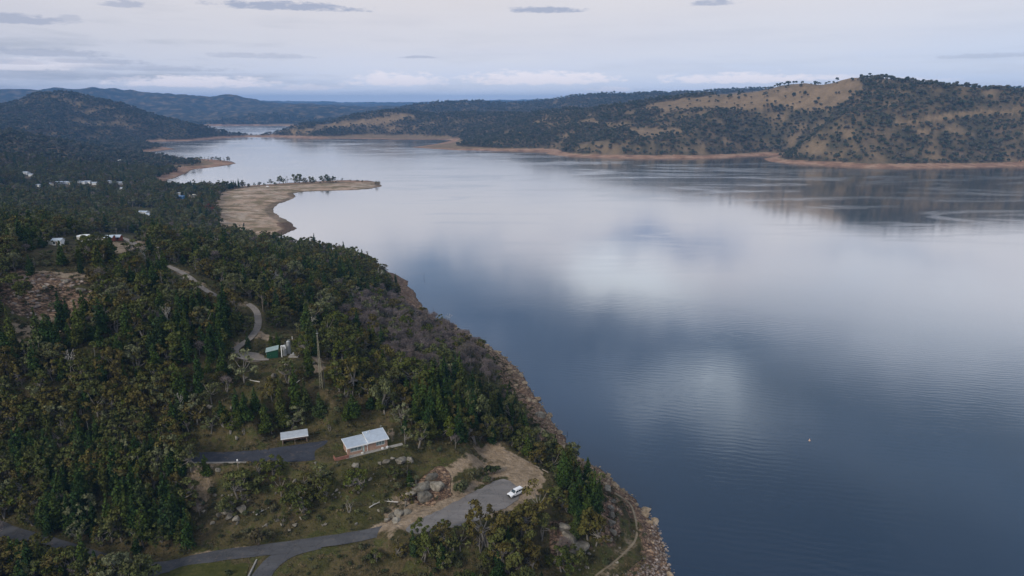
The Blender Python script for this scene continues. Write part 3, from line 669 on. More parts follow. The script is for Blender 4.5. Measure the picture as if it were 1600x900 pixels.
# ------------------------------------------------------------------ plain materials
def simple(name, c, rough=0.8, var=0.15, scale=1.5, spec=0.25, metallic=0.0, bstr=0.0):
    m, g = mat(name)
    tc = g.n('ShaderNodeTexCoord').outputs['Object']
    n = g.noise(tc, scale, 5, 0.6)
    lo = tuple(x*(1-var) for x in c); hi = tuple(min(1, x*(1+var)) for x in c)
    cc = g.ramp(n, [(0.3, lo), (0.7, hi)])
    finish(g, cc, rough, n if bstr else None, bstr, 0.05, spec, metallic); return m
def roof_mat(name, c, pitch=0.25, axis=0, stain=(0.25, 0.2, 0.16)):
    m, g = mat(name); tc = g.n('ShaderNodeTexCoord').outputs['Object']
    sx = g.n('ShaderNodeSeparateXYZ', ins={0: tc}).outputs[axis]
    rib = g.m('SINE', g.m('MULTIPLY', sx, 6.283/pitch))
    n = g.noise(tc, 0.8, 5, 0.65); n2 = g.noise(tc, 3.0, 4, 0.7)
    cc = g.ramp(n, [(0.3, tuple(x*0.82 for x in c)), (0.6, c)])
    cc = g.mix(g.ramp(n2, [(0.58, 0.0), (0.75, 0.5)]), cc, stain)
    cc = g.mix(g.ramp(rib, [(0.0, 0.10), (0.3, 0.0)]), cc, (0.1, 0.1, 0.1))
    finish(g, cc, 0.42, rib, 0.5, 0.03, 0.5, 0.3); return m
def brick_mat(name, c1, c2, mortar):
    m, g = mat(name); tc = g.n('ShaderNodeTexCoord').outputs['Object']
    s_ = g.n('ShaderNodeSeparateXYZ', ins={0: tc}); v = g.n('ShaderNodeCombineXYZ', ins={0: g.m('ADD', s_.outputs[0], s_.outputs[1]), 1: s_.outputs[2], 2: 0.0}).outputs[0]
    b = g.n('ShaderNodeTexBrick', ins={'Vector': v, 'Color1': c1+(1,), 'Color2': c2+(1,), 'Mortar': mortar+(1,), 'Scale': 1.0, 'Mortar Size': 0.012, 'Brick Width': 0.24, 'Row Height': 0.086})
    n = g.noise(tc, 1.2, 4, 0.6)
    cc = g.mix(g.ramp(n, [(0.35, 0.35), (0.6, 0.0)]), b.outputs[0], tuple(x*0.6 for x in c1))
    finish(g, cc, 0.9, b.outputs[1], -0.3, 0.01, 0.1); return m
M = dict(
 brick=brick_mat('salmon_brick', (0.36, 0.20, 0.13), (0.30, 0.16, 0.10), (0.36, 0.31, 0.26)),
 roof=roof_mat('pale_metal_roof', (0.54, 0.60, 0.66), stain=(0.34, 0.37, 0.40)), roof_rust=roof_mat('rusty_metal_roof', (0.62, 0.67, 0.72), stain=(0.30, 0.12, 0.08)),
 white=simple('white_paint', (0.78, 0.78, 0.76), 0.5, 0.06), trim=simple('white_trim', (0.74, 0.74, 0.72), 0.5, 0.08),
 glass=simple('dark_glass', (0.03, 0.045, 0.05), 0.08, 0.2, spec=0.8), window=simple('grey_green_window', (0.16, 0.20, 0.19), 0.15, 0.35, 3.0, spec=0.7),
 concrete=simple('concrete', (0.27, 0.255, 0.23), 0.9, 0.25), dark=simple('dark_metal', (0.05, 0.05, 0.05), 0.5, 0.2),
 green=simple('green_sheet_metal', (0.014, 0.065, 0.034), 0.5, 0.2), green_roof=roof_mat('pale_green_roof', (0.36, 0.46, 0.42), stain=(0.3, 0.33, 0.3)),
 steel=simple('galvanised_steel', (0.42, 0.43, 0.42), 0.45, 0.2, metallic=0.4), wood=simple('weathered_wood', (0.22, 0.18, 0.14), 0.95, 0.3, 4), mast=simple('dull_mast_paint', (0.24, 0.22, 0.15), 0.8, 0.3, 2),
 rubber=simple('tyre_rubber', (0.02, 0.02, 0.02), 0.9, 0.1), carwhite=simple('white_car_paint', (0.80, 0.80, 0.80), 0.22, 0.03, spec=0.6), rim=simple('wheel_rim', (0.35, 0.35, 0.36), 0.35, 0.1, metallic=0.7),
 redlamp=simple('tail_lamp', (0.35, 0.02, 0.02), 0.3, 0.1), lamp=simple('headlamp_glass', (0.7, 0.72, 0.72), 0.15, 0.05, spec=0.8), grill=simple('black_plastic', (0.03, 0.03, 0.03), 0.6, 0.1),
 cream=simple('cream_wall', (0.62, 0.56, 0.42), 0.85, 0.12), redwall=simple('red_brick_wall', (0.26, 0.08, 0.05), 0.9, 0.2), bluesheet=roof_mat('blue_metal_roof', (0.08, 0.22, 0.42), stain=(0.1, 0.2, 0.35)), greywall=simple('grey_wall', (0.32, 0.33, 0.34), 0.85, 0.15),
 tank=simple('pale_tank', (0.66, 0.64, 0.56), 0.6, 0.10, 0.6), orange=simple('faded_float', (0.5, 0.34, 0.24), 0.5, 0.1),
)
def asphalt_mat(name, base, light):
    m, g = mat(name); pos = g.n('ShaderNodeNewGeometry').outputs['Position']
    n = g.noise(pos, 6.0, 5, 0.7); n2 = g.noise(pos, 0.22, 5, 0.65); n3 = g.noise(g.n('ShaderNodeMapping', ins={'Vector': pos, 'Rotation': (0, 0, math.radians(-38)), 'Scale': (0.05, 0.35, 1)}).outputs[0], 1.0, 4, 0.6)
    c = g.ramp(n2, [(0.3, base), (0.7, light)])
    c = g.mix(g.ramp(n3, [(0.45, 0.0), (0.7, 0.55)]), c, tuple(x*1.5 for x in light))
    c = g.mix(g.m('MULTIPLY', g.ramp(n, [(0.4, 0.0), (0.7, 1.0)]), 0.35), c, tuple(x*1.6 for x in light))
    cr = g.n('ShaderNodeTexVoronoi', feature='DISTANCE_TO_EDGE', ins={'Vector': g.n('ShaderNodeVectorMath', operation='ADD', ins={0: pos, 1: g.n('ShaderNodeVectorMath', operation='SCALE', ins={0: g.noise(pos, 0.6, 4, 0.7, out=1), 'Scale': 4.0}).outputs[0]}).outputs[0], 'Scale': 0.22}).outputs['Distance']
    c = g.mix(g.ramp(cr, [(0.0, 0.55), (0.03, 0.0)]), c, tuple(x*0.4 for x in base))
    c = g.mix(g.ramp(g.noise(pos, 0.45, 5, 0.7), [(0.56, 0.0), (0.66, 0.45)]), c, tuple(0.5*x+0.5*y for x, y in zip(light, (0.24, 0.18, 0.13))))
    finish(g, c, 0.9, n, 0.3, 0.02, 0.2); return m
M['asphalt'] = asphalt_mat('old_asphalt', (0.045, 0.046, 0.050), (0.075, 0.074, 0.076))
M['asphalt_worn'] = asphalt_mat('worn_asphalt', (0.11, 0.105, 0.10), (0.17, 0.155, 0.145))
M['asphalt_new'] = asphalt_mat('fresh_asphalt', (0.030, 0.033, 0.042), (0.045, 0.048, 0.058))
M['gravel'] = asphalt_mat('grey_gravel', (0.14, 0.12, 0.10), (0.22, 0.19, 0.16))
M['dirt'] = asphalt_mat('trodden_dirt', (0.15, 0.12, 0.075), (0.22, 0.175, 0.115))
M['pale_dirt'] = asphalt_mat('pale_dirt', (0.34, 0.26, 0.19), (0.42, 0.33, 0.25))

# ------------------------------------------------------------------ roads as strips
def strip(name, pts, w, m, lift=0.0, drape=False):
    V = []; n = len(pts); seed = len(name)
    dense = [pts[0]]
    for a, b in zip(pts[:-1], pts[1:]):
        k = max(1, int(np.linalg.norm(np.array(b)-np.array(a))/1.5))
        for i in range(1, k+1): dense.append(np.array(a)*(1-i/k)+np.array(b)*i/k)
    pts = dense; n = len(pts)
    for i, p in enumerate(pts):
        a = pts[max(0, i-1)]; b = pts[min(n-1, i+1)]; t = np.array([b[0]-a[0], b[1]-a[1]]); t /= np.linalg.norm(t)+1e-9
        nx, ny = -t[1], t[0]
        jl = 0.30*(float(fbm(p[0]*0.25+seed, p[1]*0.25, 3, 3))-0.5); jr = 0.30*(float(fbm(p[0]*0.25, p[1]*0.25+seed, 3, 5))-0.5)
        for k in range(5):
            o = -w/2 + w*k/4 + (jl*2 if k == 0 else jr*2 if k == 4 else 0)*min(1, w/4)
            x, y = p[0]+nx*o, p[1]+ny*o
            z = (float(hlook(x, y)) + 0.18) if drape else p[2] + lift + 0.04*(1-(abs(k-2)/2)**2)
            V.append((x, y, z))
    F = [(i*5+k, i*5+k+1, (i+1)*5+k+1, (i+1)*5+k) for i in range(n-1) for k in range(4)]
    o = mesh_obj(name, V, F, m, None, True); o['kind'] = 'structure'; return o
strip('main_road', ROADS['main_road'][0], 4.9, M['asphalt'], 0.0)['label'] = 'asphalt road running below the rocky slope'
strip('side_road', ROADS['side_road'][0], 4.8, M['asphalt'], 0.008)['label'] = 'asphalt road leaving at the bottom left'
strip('branch_road', ROADS['branch_road'][0], 5.0, M['asphalt'], 0.012)['label'] = 'asphalt road branching down beside the grass triangle'
strip('upper_road', ROADS['upper_road'][0], 6.0, M['asphalt_new'], 0.0)['label'] = 'dark asphalt road leading to the brick house'
strip('gravel_track', ROADS['gravel_track'][0], 2.6, M['gravel'], 0.03)['label'] = 'curving gravel track to the green shed'
strip('hill_track', ROADS['hill_track'][0], 2.3, M['gravel'], 0.03)['label'] = 'gravel track along the hill crest'
strip('ridge_track', ROADS['ridge_track'][0], 3.2, M['gravel'], 0.03)['label'] = 'short bent gravel track beside the red walled building'
strip('walking_track', ROADS['walking_track'][0], 0.65, M['dirt'], 0.0)['label'] = 'narrow foot track above the water'
strip('point_track', ROADS['point_track'][0], 5.0, M['pale_dirt'], 0.0, True)['label'] = 'pale vehicle track along the sandy point'
def pad_mesh(name, key, m, label, lift=0.02):
    poly, z = PADS[key]
    c0 = chaikin([np.array(q) for q in poly+[poly[0]]], 1); p2 = []
    for qa_, qb_ in zip(c0[:-1], c0[1:]):
        k = max(1, int(np.linalg.norm(qb_-qa_)/0.6))
        for i in range(k):
            q = qa_+(qb_-qa_)*i/k; p2.append(q + 0.55*np.array([float(fbm(q[0]*0.6, q[1]*0.6, 3, 3))-0.5, float(fbm(q[0]*0.6, q[1]*0.6, 3, 7))-0.5])*(2.0 if key == 'car_park' else 0.5))
    n = len(p2); V = [(q[0], q[1], z+lift) for q in p2] + [(q[0], q[1], z-0.4) for q in p2]
    F = [tuple(range(n))] + [(i, n+i, n+(i+1) % n, (i+1) % n) for i in range(n)]
    o = mesh_obj(name, V, F, m); bm = bmesh.new(); bm.from_mesh(o.data); bmesh.ops.recalc_face_normals(bm, faces=bm.faces); bm.to_mesh(o.data); bm.free()
    o['kind'] = 'structure'; o['label'] = label
pad_mesh('car_park', 'car_park', M['asphalt_worn'], 'worn grey asphalt car park', -0.03)
pad_mesh('house_yard', 'house_yard', M['asphalt_new'], 'fresh dark asphalt yard beside the brick house', 0.06)
pad_mesh('shed_yard', 'shed_yard', M['gravel'], 'grey yard in front of the green shed', 0.02)
# pale kerb along the yard's lower edge and the kerbs of the grass triangle
def kerb(name, pxs, z, w, hgt, m, label):
    pts = [P(a, b, z) for a, b in pxs]; mb = MB()
    for a, b in zip(pts[:-1], pts[1:]):
        d = b-a; d /= np.linalg.norm(d); nrm = np.array([-d[1], d[0], 0])*w/2
        mb.hexa([a-nrm-[0, 0, .3], b-nrm-[0, 0, .3], b+nrm-[0, 0, .3], a+nrm-[0, 0, .3]], [a-nrm+[0, 0, hgt], b-nrm+[0, 0, hgt], b+nrm+[0, 0, hgt], a+nrm+[0, 0, hgt]])
    o = mb.build(name, m); o['kind'] = 'structure'; o['label'] = label; return o
kerb('yard_kerb', [(296, 723.6), (390, 722.8)], 29.3, 0.35, 0.22, M['concrete'], 'pale concrete kerb along the lower edge of the dark yard')
kerb('triangle_kerb', [(386, 905), (401, 874.5)], 16.9, 0.35, 0.16, M['concrete'], 'pale kerb on the right side of the grass triangle')

gm_, g = mat('mown_grass'); pos_ = g.n('ShaderNodeNewGeometry').outputs['Position']
finish(g, g.ramp(g.noise(pos_, 0.8, 6, 0.7), [(0.3, (0.034, 0.040, 0.010)), (0.55, (0.060, 0.060, 0.016)), (0.75, (0.11, 0.088, 0.040))]), 0.95, g.noise(pos_, 5, 4, 0.7), 0.6, 0.1, 0.1)
PADS['grass_island'] = pad([(265, 893), (285, 884), (330, 879), (392, 875.5), (384, 902), (380, 935), (262, 935)], 16.75)
pad_mesh('grass_island', 'grass_island', gm_, 'small green grass triangle between the bottom roads', 0.05)

# ------------------------------------------------------------------ plants: shapes
def leaf_cloud(rs, clumps, n_per, size, flat=0.6, sliver=False):
    V = []; 
    for (cx, cy, cz, rx, ry, rz_) in clumps:
        n = int(n_per*max(0.5, rx*ry)/2.2)
        d = rs.normal(size=(n, 3)); d /= np.linalg.norm(d, axis=1)[:, None]
        d[:, 2] = np.where(d[:, 2] < -0.45, -d[:, 2], d[:, 2])
        r = rs.uniform(0.55, 1.08, (n, 1))
        p = d*r*[rx, ry, rz_] + [cx, cy, cz]
        nrm = d + rs.normal(size=(n, 3))*flat; nrm /= np.linalg.norm(nrm, axis=1)[:, None]
        a = np.cross(nrm, rs.normal(size=(n, 3))); a /= np.linalg.norm(a, axis=1)[:, None]; b = np.cross(nrm, a)
        s = size*rs.uniform(0.6, 1.3, (n, 1))
        if sliver: V.append(np.stack([p, p + a*s*3.2 + [0, 0, .15], p + b*s*0.22 + a*s*1.5], 1))
        else: V.append(np.stack([p + a*s, p - a*s*0.5 + b*s*0.8, p - a*s*0.5 - b*s*0.8], 1))
    return np.concatenate(V).reshape(-1, 3)
def branches(rs, mb, p, d, L, r, depth, spread=0.55, up=0.15, n=5, ratio=0.72):
    d = Vector(d).normalized(); q = Vector(p) + d*L
    mid = Vector(p) + d*L*0.5 + Vector(rs.normal(size=3))*L*0.05
    mb.tube(p, mid, r, r*0.85, n); mb.tube(mid, q, r*0.85, r*0.68, n)
    if depth == 0: return
    k = rs.integers(2, 4)
    for _ in range(k):
        nd = d + Vector(rs.normal(size=3))*spread + Vector((0, 0, up)); branches(rs, mb, q, nd, L*rs.uniform(ratio-0.12, ratio+0.1), r*0.62, depth-1, spread, up, max(3, n-1), ratio)
def gum_shape(seed, H=9.0, W=7.5, n_per=110, size=0.40, kk=None):
    rs = np.random.default_rng(seed); clumps = []
    k = int(kk or rs.integers(17, 26)); ox, oy = rs.normal()*0.5, rs.normal()*0.5
    for i in range(k):
        a = rs.uniform(0, 6.28); rr_ = W/2*math.sqrt(rs.uniform(0.02, 1))*0.92
        zc = H*(0.86 - 0.36*(rr_/(W/2))**1.5) + rs.normal()*0.45 - rs.uniform(0.3, 1)*(0.42*H if rs.random() < 0.45 else 0)
        s = rs.uniform(0.42, 1.20)*W/7.5*(1.25 if kk else 1)
        clumps.append((ox+rr_*math.cos(a), oy+rr_*math.sin(a)*rs.uniform(.7, 1.1), zc-0.4*s, s, s*rs.uniform(0.85, 1.15), s*rs.uniform(0.6, 0.85)))
    lv = leaf_cloud(rs, clumps, n_per, size)
    mb = MB(); stems = rs.integers(1, 4)
    for _ in range(stems):
        b0 = Vector((rs.normal()*0.25, rs.normal()*0.25, -0.5))
        fork = Vector((rs.normal()*0.5, rs.normal()*0.5, H*rs.uniform(0.26, 0.4)))
        mb.tube(b0, fork, 0.24, 0.17, 6)
        for c_ in clumps[::stems]: 
            e = Vector(c_[:3]); m_ = fork.lerp(e, 0.5)+Vector((0, 0, -0.3)); mb.tube(fork, m_, 0.12, 0.08, 4); mb.tube(m_, e, 0.08, 0.03, 4)
    return lv, mb
def cypress_shape(seed, H=9.0, W=3.4, n_per=1500, size=0.36):
    rs = np.random.default_rng(seed); clumps = []
    for z in np.linspace(0.14, 0.97, 9):
        rad = W/2*(1-((z-0.14)/0.86)**1.5)**0.8*rs.uniform(0.82, 1.12) + 0.12
        for _ in range(3 if rad > 0.8 else 1):
            a = rs.uniform(0, 6.28); o = rad*0.38 if rad > 0.8 else 0
            clumps.append((o*math.cos(a), o*math.sin(a), z*H, rad*0.78, rad*0.78, H*0.10))
    lv = leaf_cloud(rs, clumps, 78, size, 0.7)
    mb = MB(); mb.tube((0, 0, -0.4), (0, 0, H*0.8), 0.16, 0.04, 5)
    return lv, mb
def shrub_shape(seed, H=2.2, W=3.0, size=0.26):
    rs = np.random.default_rng(seed); clumps = []
    for i in range(6):
        a = rs.uniform(0, 6.28); r_ = W/2*rs.uniform(0, 0.7); s = rs.uniform(0.5, 0.85)*W/3
        clumps.append((r_*math.cos(a), r_*math.sin(a), H*0.5+rs.uniform(-.2, .35)*H*0.6, s, s, s*H/W*1.1))
    lv = leaf_cloud(rs, clumps, 230, size)
    mb = MB()
    for i in range(4): a = rs.uniform(0, 6.28); mb.tube((0, 0, -0.2), (0.6*math.cos(a), 0.6*math.sin(a), H*0.6), 0.06, 0.03, 4)
    return lv, mb
def grey_shape(seed, H=7.0, W=5.0):
    rs = np.random.default_rng(seed); clumps = []
    for i in range(9):
        a = rs.uniform(0, 6.28); r_ = W/2*math.sqrt(rs.uniform(0, 1))*0.7; s = rs.uniform(0.8, 1.3)
        clumps.append((r_*math.cos(a), r_*math.sin(a), H*(0.78-0.3*(r_/(W/2))**2)+rs.normal()*0.4, s, s, s*0.95))
    lv = leaf_cloud(rs, clumps, 120, 0.30, 1.2, sliver=True)
    mb = MB(); branches(rs, mb, (0, 0, -0.4), (rs.normal()*0.1, rs.normal()*0.1, 1), H*0.36, 0.16, 3, 0.5, 0.3, 5)
    return lv, mb
def bare_shape(seed, H=9.0):
    rs = np.random.default_rng(seed); mb = MB(); branches(rs, mb, (0, 0, -0.4), (rs.normal()*0.15, rs.normal()*0.15, 1), H*0.28, 0.17, 5, 0.42, 0.22, 6, 0.76)
    return None, mb
def far_shape(seed, H=10, W=9, n=130, size=1.25):
    rs = np.random.default_rng(seed); clumps = []
    for i in range(5):
        a = rs.uniform(0, 6.28); r_ = W/2*rs.uniform(0, 0.62); s = rs.uniform(1.8, 2.8)
        clumps.append((r_*math.cos(a), r_*math.sin(a), H*rs.uniform(0.5, 0.72), s, s, s*0.8))
    lv = leaf_cloud(rs, clumps, n/16, size, 0.5)
    mb = MB(); mb.tube((0, 0, -1), (0, 0, H*0.55), 0.3, 0.2, 4); return lv, mb

def foliage_mat(name, stops, leafvar=0.35, trans=0.0):
    m, g = mat(name)
    oi = g.n('ShaderNodeObjectInfo').outputs['Random']; isl = g.n('ShaderNodeNewGeometry').outputs['Random Per Island']
    c = g.ramp(oi, stops)
    c2 = g.n('ShaderNodeHueSaturation', ins={'Color': c, 'Value': g.m('ADD', 1-leafvar, g.m('MULTIPLY', isl, 2*leafvar)), 'Hue': g.m('ADD', 0.485, g.m('MULTIPLY', isl, 0.03))}).outputs[0]
    finish(g, c2, 0.75, spec=0.15); return m
FOL = dict(
 gum=foliage_mat('gum_leaves', [(0.0, (0.046, 0.056, 0.010)), (0.2, (0.088, 0.092, 0.028)), (0.4, (0.062, 0.074, 0.008)), (0.55, (0.140, 0.145, 0.074)), (0.68, (0.060, 0.062, 0.012)), (0.82, (0.100, 0.082, 0.020)), (1.0, (0.078, 0.062, 0.016))]),
 cypress=foliage_mat('cypress_leaves', [(0.0, (0.016, 0.036, 0.007)), (0.3, (0.028, 0.052, 0.009)), (0.6, (0.044, 0.066, 0.009)), (0.85, (0.060, 0.066, 0.012)), (1.0, (0.024, 0.046, 0.014))]),
 shrub=foliage_mat('shrub_leaves', [(0.0, (0.035, 0.045, 0.016)), (0.4, (0.060, 0.070, 0.028)), (0.7, (0.095, 0.095, 0.045)), (1.0, (0.075, 0.060, 0.030))]),
 grey=foliage_mat('grey_twigs', [(0.0, (0.150, 0.118, 0.108)), (0.5, (0.190, 0.155, 0.145)), (1.0, (0.125, 0.105, 0.085))]),
 far=foliage_mat('far_leaves', [(0.0, (0.036, 0.048, 0.028)), (0.3, (0.052, 0.062, 0.038)), (0.55, (0.080, 0.080, 0.054)), (0.8, (0.115, 0.102, 0.078)), (1.0, (0.042, 0.056, 0.030))]),
 rust=foliage_mat('rusty_leaves', [(0.0, (0.13, 0.045, 0.025)), (1.0, (0.15, 0.055, 0.03))]),
)
BARK = dict(pale=simple('pale_bark', (0.19, 0.17, 0.145), 0.9, 0.25, 2), brown=simple('brown_bark', (0.12, 0.09, 0.07), 0.95, 0.25, 3), bone=simple('bleached_wood', (0.46, 0.43, 0.39), 0.85, 0.15, 2))
def tri_faces(n): return np.arange(n*3).reshape(n, 3)
def leaf_mesh(name, lv, m):
    me = bpy.data.meshes.new(name); n = len(lv)//3
    me.vertices.add(len(lv)); me.vertices.foreach_set('co', lv.ravel().astype(np.float32))
    me.loops.add(3*n); me.loops.foreach_set('vertex_index', np.arange(3*n, dtype=np.int32))
    me.polygons.add(n); me.polygons.foreach_set('loop_start', np.arange(0, 3*n, 3, dtype=np.int32))
    me.update(calc_edges=True); me.materials.append(m); return me
def mb_mesh(name, mb, m):
    me = bpy.data.meshes.new(name); me.from_pydata(mb.v, [], mb.f); me.materials.append(m); me.update(); return me
SPEC = {}   # kind -> list of (crown mesh, trunk mesh)
def register(kind, shapes, fm, bm_):
    L = []
    for lv, mb in shapes:
        L.append((leaf_mesh(kind+'_crown', lv, fm) if lv is not None else None, mb_mesh(kind+'_trunk', mb, bm_)))
    SPEC[kind] = L
register('gum_tree', [gum_shape(11, 9, 7.5), gum_shape(12, 10, 7), gum_shape(13, 8, 8), gum_shape(14, 11, 8.5), gum_shape(15, 7.5, 6.5), gum_shape(16, 9.5, 9), gum_shape(17, 10, 8, 60, 0.42, 9), gum_shape(18, 8.5, 6, 70, 0.40, 7), gum_shape(19, 9, 8, 90, 0.36, 12)], FOL['gum'], BARK['pale'])
register('cypress_pine', [cypress_shape(21, 9, 3.4), cypress_shape(22, 10.5, 3.8), cypress_shape(23, 7.5, 3.4), cypress_shape(24, 8.5, 4.4), cypress_shape(25, 11, 3.6)], FOL['cypress'], BARK['brown'])
register('shrub', [shrub_shape(31), shrub_shape(32, 1.8, 3.2), shrub_shape(33, 2.8, 3.0), shrub_shape(34, 2.0, 2.4)], FOL['shrub'], BARK['brown'])
register('leafless_tree', [grey_shape(41), grey_shape(42, 8, 5.5), grey_shape(43, 6, 5)], FOL['grey'], BARK['pale'])
register('dead_tree', [bare_shape(51), bare_shape(52, 8), bare_shape(53, 10)], FOL['grey'], BARK['bone'])
register('far_tree', [far_shape(61), far_shape(62, 9, 10), far_shape(63, 12, 9), far_shape(64, 8, 7)], FOL['far'], BARK['brown'])

# prototypes for the uncounted masses: crown and trunk joined, kept outside the scene's collection
proto = bpy.data.collections.new('plant_shapes')
PI_ = {}
def proto_add(kind):
    for i, (cm, tm) in enumerate(SPEC[kind]):
        bm = bmesh.new(); tm_ = tm
        if cm is not None: bm.from_mesh(cm)
        nf = len(bm.faces); bm.from_mesh(tm_); bm.faces.ensure_lookup_table()
        for f in bm.faces[nf:]: f.material_index = 1
        me = bpy.data.meshes.new('shape'); bm.to_mesh(me); bm.free()
        me.materials.append(cm.materials[0] if cm is not None else tm.materials[0]); me.materials.append(tm.materials[0])
        k = len(PI_); ob = bpy.data.objects.new('shape_%03d' % k, me); proto.objects.link(ob); PI_[(kind, i)] = k
for k_ in SPEC: proto_add(k_)

def scatter_object(name, coll, pts, var, rot, scl, label):
    me = bpy.data.meshes.new(name); n = len(pts); me.vertices.add(n); me.vertices.foreach_set('co', np.asarray(pts, np.float32).ravel())
    for nm, typ, dat in (('variant', 'INT', np.asarray(var, np.int32)), ('turn', 'FLOAT', np.asarray(rot, np.float32)), ):
        a = me.attributes.new(nm, typ, 'POINT'); a.data.foreach_set('value', dat)
    sv = np.asarray(scl, np.float32); sv = sv if sv.ndim == 2 else np.repeat(sv[:, None], 3, 1)
    a = me.attributes.new('size', 'FLOAT_VECTOR', 'POINT'); a.data.foreach_set('vector', np.ascontiguousarray(sv).ravel())
    me.update(); o = bpy.data.objects.new(name, me); col.objects.link(o)
    ng = bpy.data.node_groups.new(name, 'GeometryNodeTree')
    ng.interface.new_socket('Geometry', in_out='INPUT', socket_type='NodeSocketGeometry'); ng.interface.new_socket('Geometry', in_out='OUTPUT', socket_type='NodeSocketGeometry')
    N = ng.nodes; L = ng.links
    gi = N.new('NodeGroupInput'); go = N.new('NodeGroupOutput'); iop = N.new('GeometryNodeInstanceOnPoints')
    ci = N.new('GeometryNodeCollectionInfo'); ci.inputs['Collection'].default_value = coll; ci.inputs['Separate Children'].default_value = True; ci.inputs['Reset Children'].default_value = True
    def attr(nm, t): a = N.new('GeometryNodeInputNamedAttribute'); a.data_type = t; a.inputs[0].default_value = nm; return a.outputs[0]
    cx = N.new('ShaderNodeCombineXYZ'); L.new(attr('turn', 'FLOAT'), cx.inputs[2]); 
    L.new(gi.outputs[0], iop.inputs['Points']); L.new(ci.outputs[0], iop.inputs['Instance']); iop.inputs['Pick Instance'].default_value = True
    L.new(attr('variant', 'INT'), iop.inputs['Instance Index']); L.new(cx.outputs[0], iop.inputs['Rotation']); L.new(attr('size', 'FLOAT_VECTOR'), iop.inputs['Scale'])
    L.new(iop.outputs[0], go.inputs[0])
    md = o.modifiers.new('scatter', 'NODES'); md.node_group = ng
    o['kind'] = 'stuff'; o['label'] = label; return o

# ------------------------------------------------------------------ where plants stand
rs = np.random.default_rng(2024)
def grid_pts(x0, x1, y0, y1, s):
    X, Y = np.meshgrid(np.arange(x0, x1, s), np.arange(y0, y1, s)); n = X.size
    return X.ravel()+rs.uniform(-.48, .48, n)*s, Y.ravel()+rs.uniform(-.48, .48, n)*s
NO_TREES = [   # (outline in the photograph of ground left open, share of trees kept, shrubs allowed)
 ([(600, 870), (560, 838), (600, 812), (640, 800), (655, 765), (650, 735), (700, 712), (745, 690), (790, 700), (865, 738), (862, 772), (845, 800), (815, 835), (745, 850), (690, 852), (640, 848)], 0.0, 0.02),
 ([(300, 722), (430, 722), (540, 716), (620, 705), (650, 730), (640, 790), (600, 812), (540, 838), (400, 872), (340, 872), (325, 830), (300, 780)], 0.24, 0.75),
 ([(285, 740), (285, 696), (330, 690), (430, 690), (432, 672), (485, 666), (520, 684), (530, 668), (575, 652), (615, 655), (628, 700), (640, 740), (540, 752), (400, 748), (300, 752)], 0.0, 0.05),
 ([(378, 466), (412, 468), (425, 510), (470, 512), (476, 545), (470, 580), (440, 590), (400, 592), (352, 574), (352, 540), (385, 515)], 0.0, 0.10),
 ([(400, 575), (480, 570), (520, 600), (480, 625), (400, 620), (390, 590)], 0.15, 0.4),
 ([(484, 560), (518, 560), (522, 650), (482, 650)], 0.0, 0.2),
 ([(255, 408), (300, 418), (350, 450), (395, 472), (395, 498), (340, 490), (300, 462), (255, 428)], 0.05, 0.3),
 ([(0, 425), (60, 418), (145, 415), (155, 450), (150, 485), (90, 520), (50, 545), (0, 530)], 0.04, 0.15),
 ([(20, 395), (150, 388), (250, 400), (260, 440), (200, 450), (155, 425), (60, 415)], 0.35, 0.5),
 ([(70, 380), (70, 392), (105, 396), (225, 398), (235, 386), (225, 366), (120, 366)], 0.0, 0.2),
 ([(990, 745), (940, 740), (925, 790), (948, 850), (910, 870), (870, 905), (1100, 905), (1050, 800)], 0.0, 0.12),
 ([(848, 800), (870, 790), (900, 820), (925, 860), (900, 875), (860, 885), (800, 870), (830, 830)], 0.25, 0.4),
 ([(840, 775), (870, 790), (860, 800), (835, 792)], 0.0, 0.2),
 ([(240, 905), (250, 875), (330, 856), (420, 846), (520, 836), (600, 828), (600, 850), (520, 872), (460, 888), (440, 905)], 0.0, 0.03),
 ([(440, 905), (470, 880), (540, 868), (600, 880), (640, 905)], 0.03, 0.7),
 ([(225, 900), (640, 900), (660, 1100), (200, 1100)], 0.0, 0.1),
 ([(870, 895), (1100, 895), (1100, 1100), (860, 1100)], 0.0, 0.1),
 
 ([(618, 700), (640, 690), (700, 690), (690, 712), (645, 730)], 0.3, 0.5),
]
BUILD_CLEAR = []    # (px, py, half width px, px below) cleared in front of small buildings
